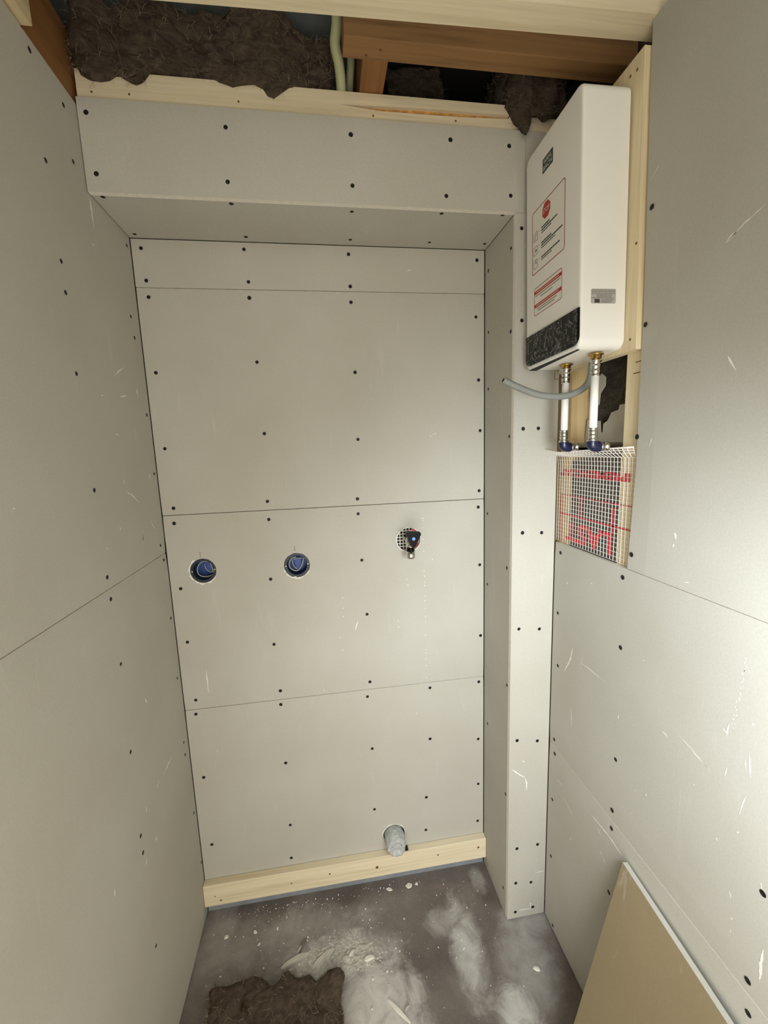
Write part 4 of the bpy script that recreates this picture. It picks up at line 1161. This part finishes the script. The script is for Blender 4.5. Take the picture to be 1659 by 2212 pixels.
f = bm.faces.new(B); f.material_index = 1
finish('sheet', bm, ['brown_paper', 'paper'], ls)

# ---------------------------------------------------------------- debris on the floor
rd = random.Random(21)
def fragment(x, y, size, label, mat, asp=0.6, rot=None, group='plaster fragments on the floor'):
    n = rd.randint(5, 8)
    a0 = rd.uniform(0, 6.28) if rot is None else rot
    pts = []
    for k in range(n):
        a = k * math.tau / n + rd.uniform(-0.25, 0.25)
        rr = size * rd.uniform(0.7, 1.1)
        px_, py_ = rr * math.cos(a), rr * asp * math.sin(a)
        pts.append((px_ * math.cos(a0) - py_ * math.sin(a0), px_ * math.sin(a0) + py_ * math.cos(a0)))
    t = size * rd.uniform(0.25, 0.5)
    bm = bmesh.new()
    lo = [bm.verts.new((x + px_, y + py_, 0.0005)) for px_, py_ in pts]
    hi = [bm.verts.new((x + px_ * 0.8, y + py_ * 0.8, t * rd.uniform(0.6, 1.2))) for px_, py_ in pts]
    for k in range(n):
        bm.faces.new((lo[k], lo[(k + 1) % n], hi[(k + 1) % n], hi[k]))
    bm.faces.new(hi); bm.faces.new(lo[::-1])
    o = finish('plaster_fragment', bm, mat, None, origin=(x, y, 0.0))
    return tag(o, label, 'fragment', group)
LAB = ['pale gypsum chip left of centre near the low batten', 'rounded gypsum chip close to the left wall corner', 'small gypsum flake just in front of the pale chip', 'long gypsum chip beside the brown wool scrap',
       'largest white gypsum lump below the drain stub', 'small white gypsum lump right of the largest lump', 'flat gypsum flake left of the lump below the drain', 'pale flake on the right near the leaning sheet',
       'tiny white speck of gypsum toward the right reveal', 'small white chip on the bright dust patch at right', 'tiny gypsum chip by the left wall above the dark stain', 'tiny gypsum chip left of the wool scrap',
       'thin gypsum flake behind the dust heap on the left', 'small chip at the edge of the wool scrap', 'dark crumb on the floor by the left wall']
SZ = [0.0085, 0.0075, 0.006, 0.011, 0.013, 0.007, 0.012, 0.011, 0.0035, 0.005, 0.004, 0.0035, 0.006, 0.005, 0.006]
for i, (x, y) in enumerate(FRAG):
    if i in (4, 5, 6):
        y -= 0.036
    fragment(x, y, SZ[i], LAB[i], 'plaster_bit' if i != 14 else 'dark_card', 0.55 if i not in (1, 4, 5) else 0.85)
SLAB = ['long pale splinter of card at the bottom of the picture', 'curved torn card strip at the left of the dust heap', 'torn card strip in the middle of the dust heap', 'short white card strip at the right end of the dust heap',
        'dark thin splinter pointing away at the back of the dust heap', 'narrow card strip beside the wool scrap', 'short white curl at the top of the dust heap', 'tiny card bit in the dust heap centre', 'tiny card bit right of the heap centre',
        'tiny card bit left of the heap centre', 'thin card sliver at the back left of the heap', 'thin curved fibre near the bottom splinter', '']
SW = [0.007, 0.013, 0.014, 0.010, 0.0035, 0.006, 0.006, 0.006, 0.007, 0.005, 0.004, 0.002, 0]
for i, pts in enumerate(SLIV[:12]):
    wd = SW[i]
    path = smooth_path([(a, b, 0.0) for a, b in pts], 4)
    bm = bmesh.new()
    last = None
    L = len(path)
    for k, p in enumerate(path):
        t = (path[min(k + 1, L - 1)] - path[max(k - 1, 0)]).normalized()
        nrm = Vector((-t.y, t.x, 0))
        w2 = wd * 0.5 * (0.25 + math.sin(math.pi * (k + 0.5) / L)) * rd.uniform(0.75, 1.1)
        zc = 0.001 + 0.004 * math.sin(math.pi * k / (L - 1)) + 0.0015
        ring = [bm.verts.new(p + nrm * w2 + Vector((0, 0, 0.0006))), bm.verts.new(p + nrm * w2 * 0.8 + Vector((0, 0, zc + 0.0015))), bm.verts.new(p - nrm * w2 * 0.8 + Vector((0, 0, zc + 0.0015))), bm.verts.new(p - nrm * w2 + Vector((0, 0, 0.0006)))]
        if last:
            for a in range(4):
                bm.faces.new((last[a], last[(a + 1) % 4], ring[(a + 1) % 4], ring[a]))
        else:
            bm.faces.new(ring)
        last = ring
    bm.faces.new(last)
    c = path[0]
    o = finish('card_strip', bm, 'dark_card' if i == 4 else ('plaster_bit' if i in (0, 3, 6) else 'card_bit'), None, origin=(c.x, c.y, 0.0))
    tag(o, SLAB[i], 'card strip', 'torn card strips on the floor')
# low heap of broken plaster in front of the wool scrap
bm = bmesh.new()
nx, ny = 70, 34
rows = []
for j in range(ny + 1):
    row = []
    for i in range(nx + 1):
        u, v = i / nx * 2 - 1, j / ny * 2 - 1
        x, y = 0.415 + u * 0.155, -0.196 + v * 0.058 - 0.02 * u * u
        q = Vector((x * 55, y * 75, 2.0))
        edge = max(0.0, 1 - (u * u + v * v) ** 0.5)
        ridge = abs(noise.noise(q)) * 0.9 + abs(noise.noise(q * 2.6)) * 0.5
        hgt = (edge ** 0.7) * (0.0115 * max(0.0, ridge + 0.12 * noise.noise(q * 0.4)))
        row.append(bm.verts.new((x, y, hgt - 0.0012)))
    rows.append(row)
for j in range(ny):
    for i in range(nx):
        bm.faces.new((rows[j][i], rows[j][i + 1], rows[j + 1][i + 1], rows[j + 1][i]))
hp = finish('plaster_rubble', bm, 'rubble', None, normals=False, origin=(0.415, -0.196, 0.0))
tag(hp, 'low pale heap of broken plaster and dust behind the wool scrap', 'rubble', kind='stuff')
# countless crumbs of gypsum
bm = bmesh.new()
spots = [(0.40, -0.19, 0.10, 0.035, 170), (0.52, -0.22, 0.05, 0.04, 90), (0.62, -0.16, 0.25, 0.14, 110), (0.25, -0.06, 0.20, 0.03, 90), (0.85, -0.14, 0.12, 0.10, 60), (0.30, -0.03, 0.14, 0.006, 60), (0.18, -0.16, 0.14, 0.08, 30)]
for cx, cy, sx, sy, n in spots:
    for k in range(n):
        x, y = rd.gauss(cx, sx), rd.gauss(cy, sy)
        if not (0.01 < x < 0.93 and -0.7 < y < -0.012) or (x < 0.47 and y < -0.205):
            continue
        r = abs(rd.gauss(0, 0.0011)) + 0.0005
        m = Matrix.Translation((x, y, r * 0.5)) @ Matrix.Rotation(rd.uniform(0, 6), 4, 'Z') @ Matrix.Diagonal((1, rd.uniform(0.5, 1), rd.uniform(0.4, 0.8), 1))
        bmesh.ops.create_icosphere(bm, subdivisions=1, radius=r, matrix=m)
cr = finish('gypsum_crumbs', bm, 'plaster_bit', None, normals=False)
tag(cr, 'scattered white gypsum crumbs across the floor', 'crumbs', kind='stuff')
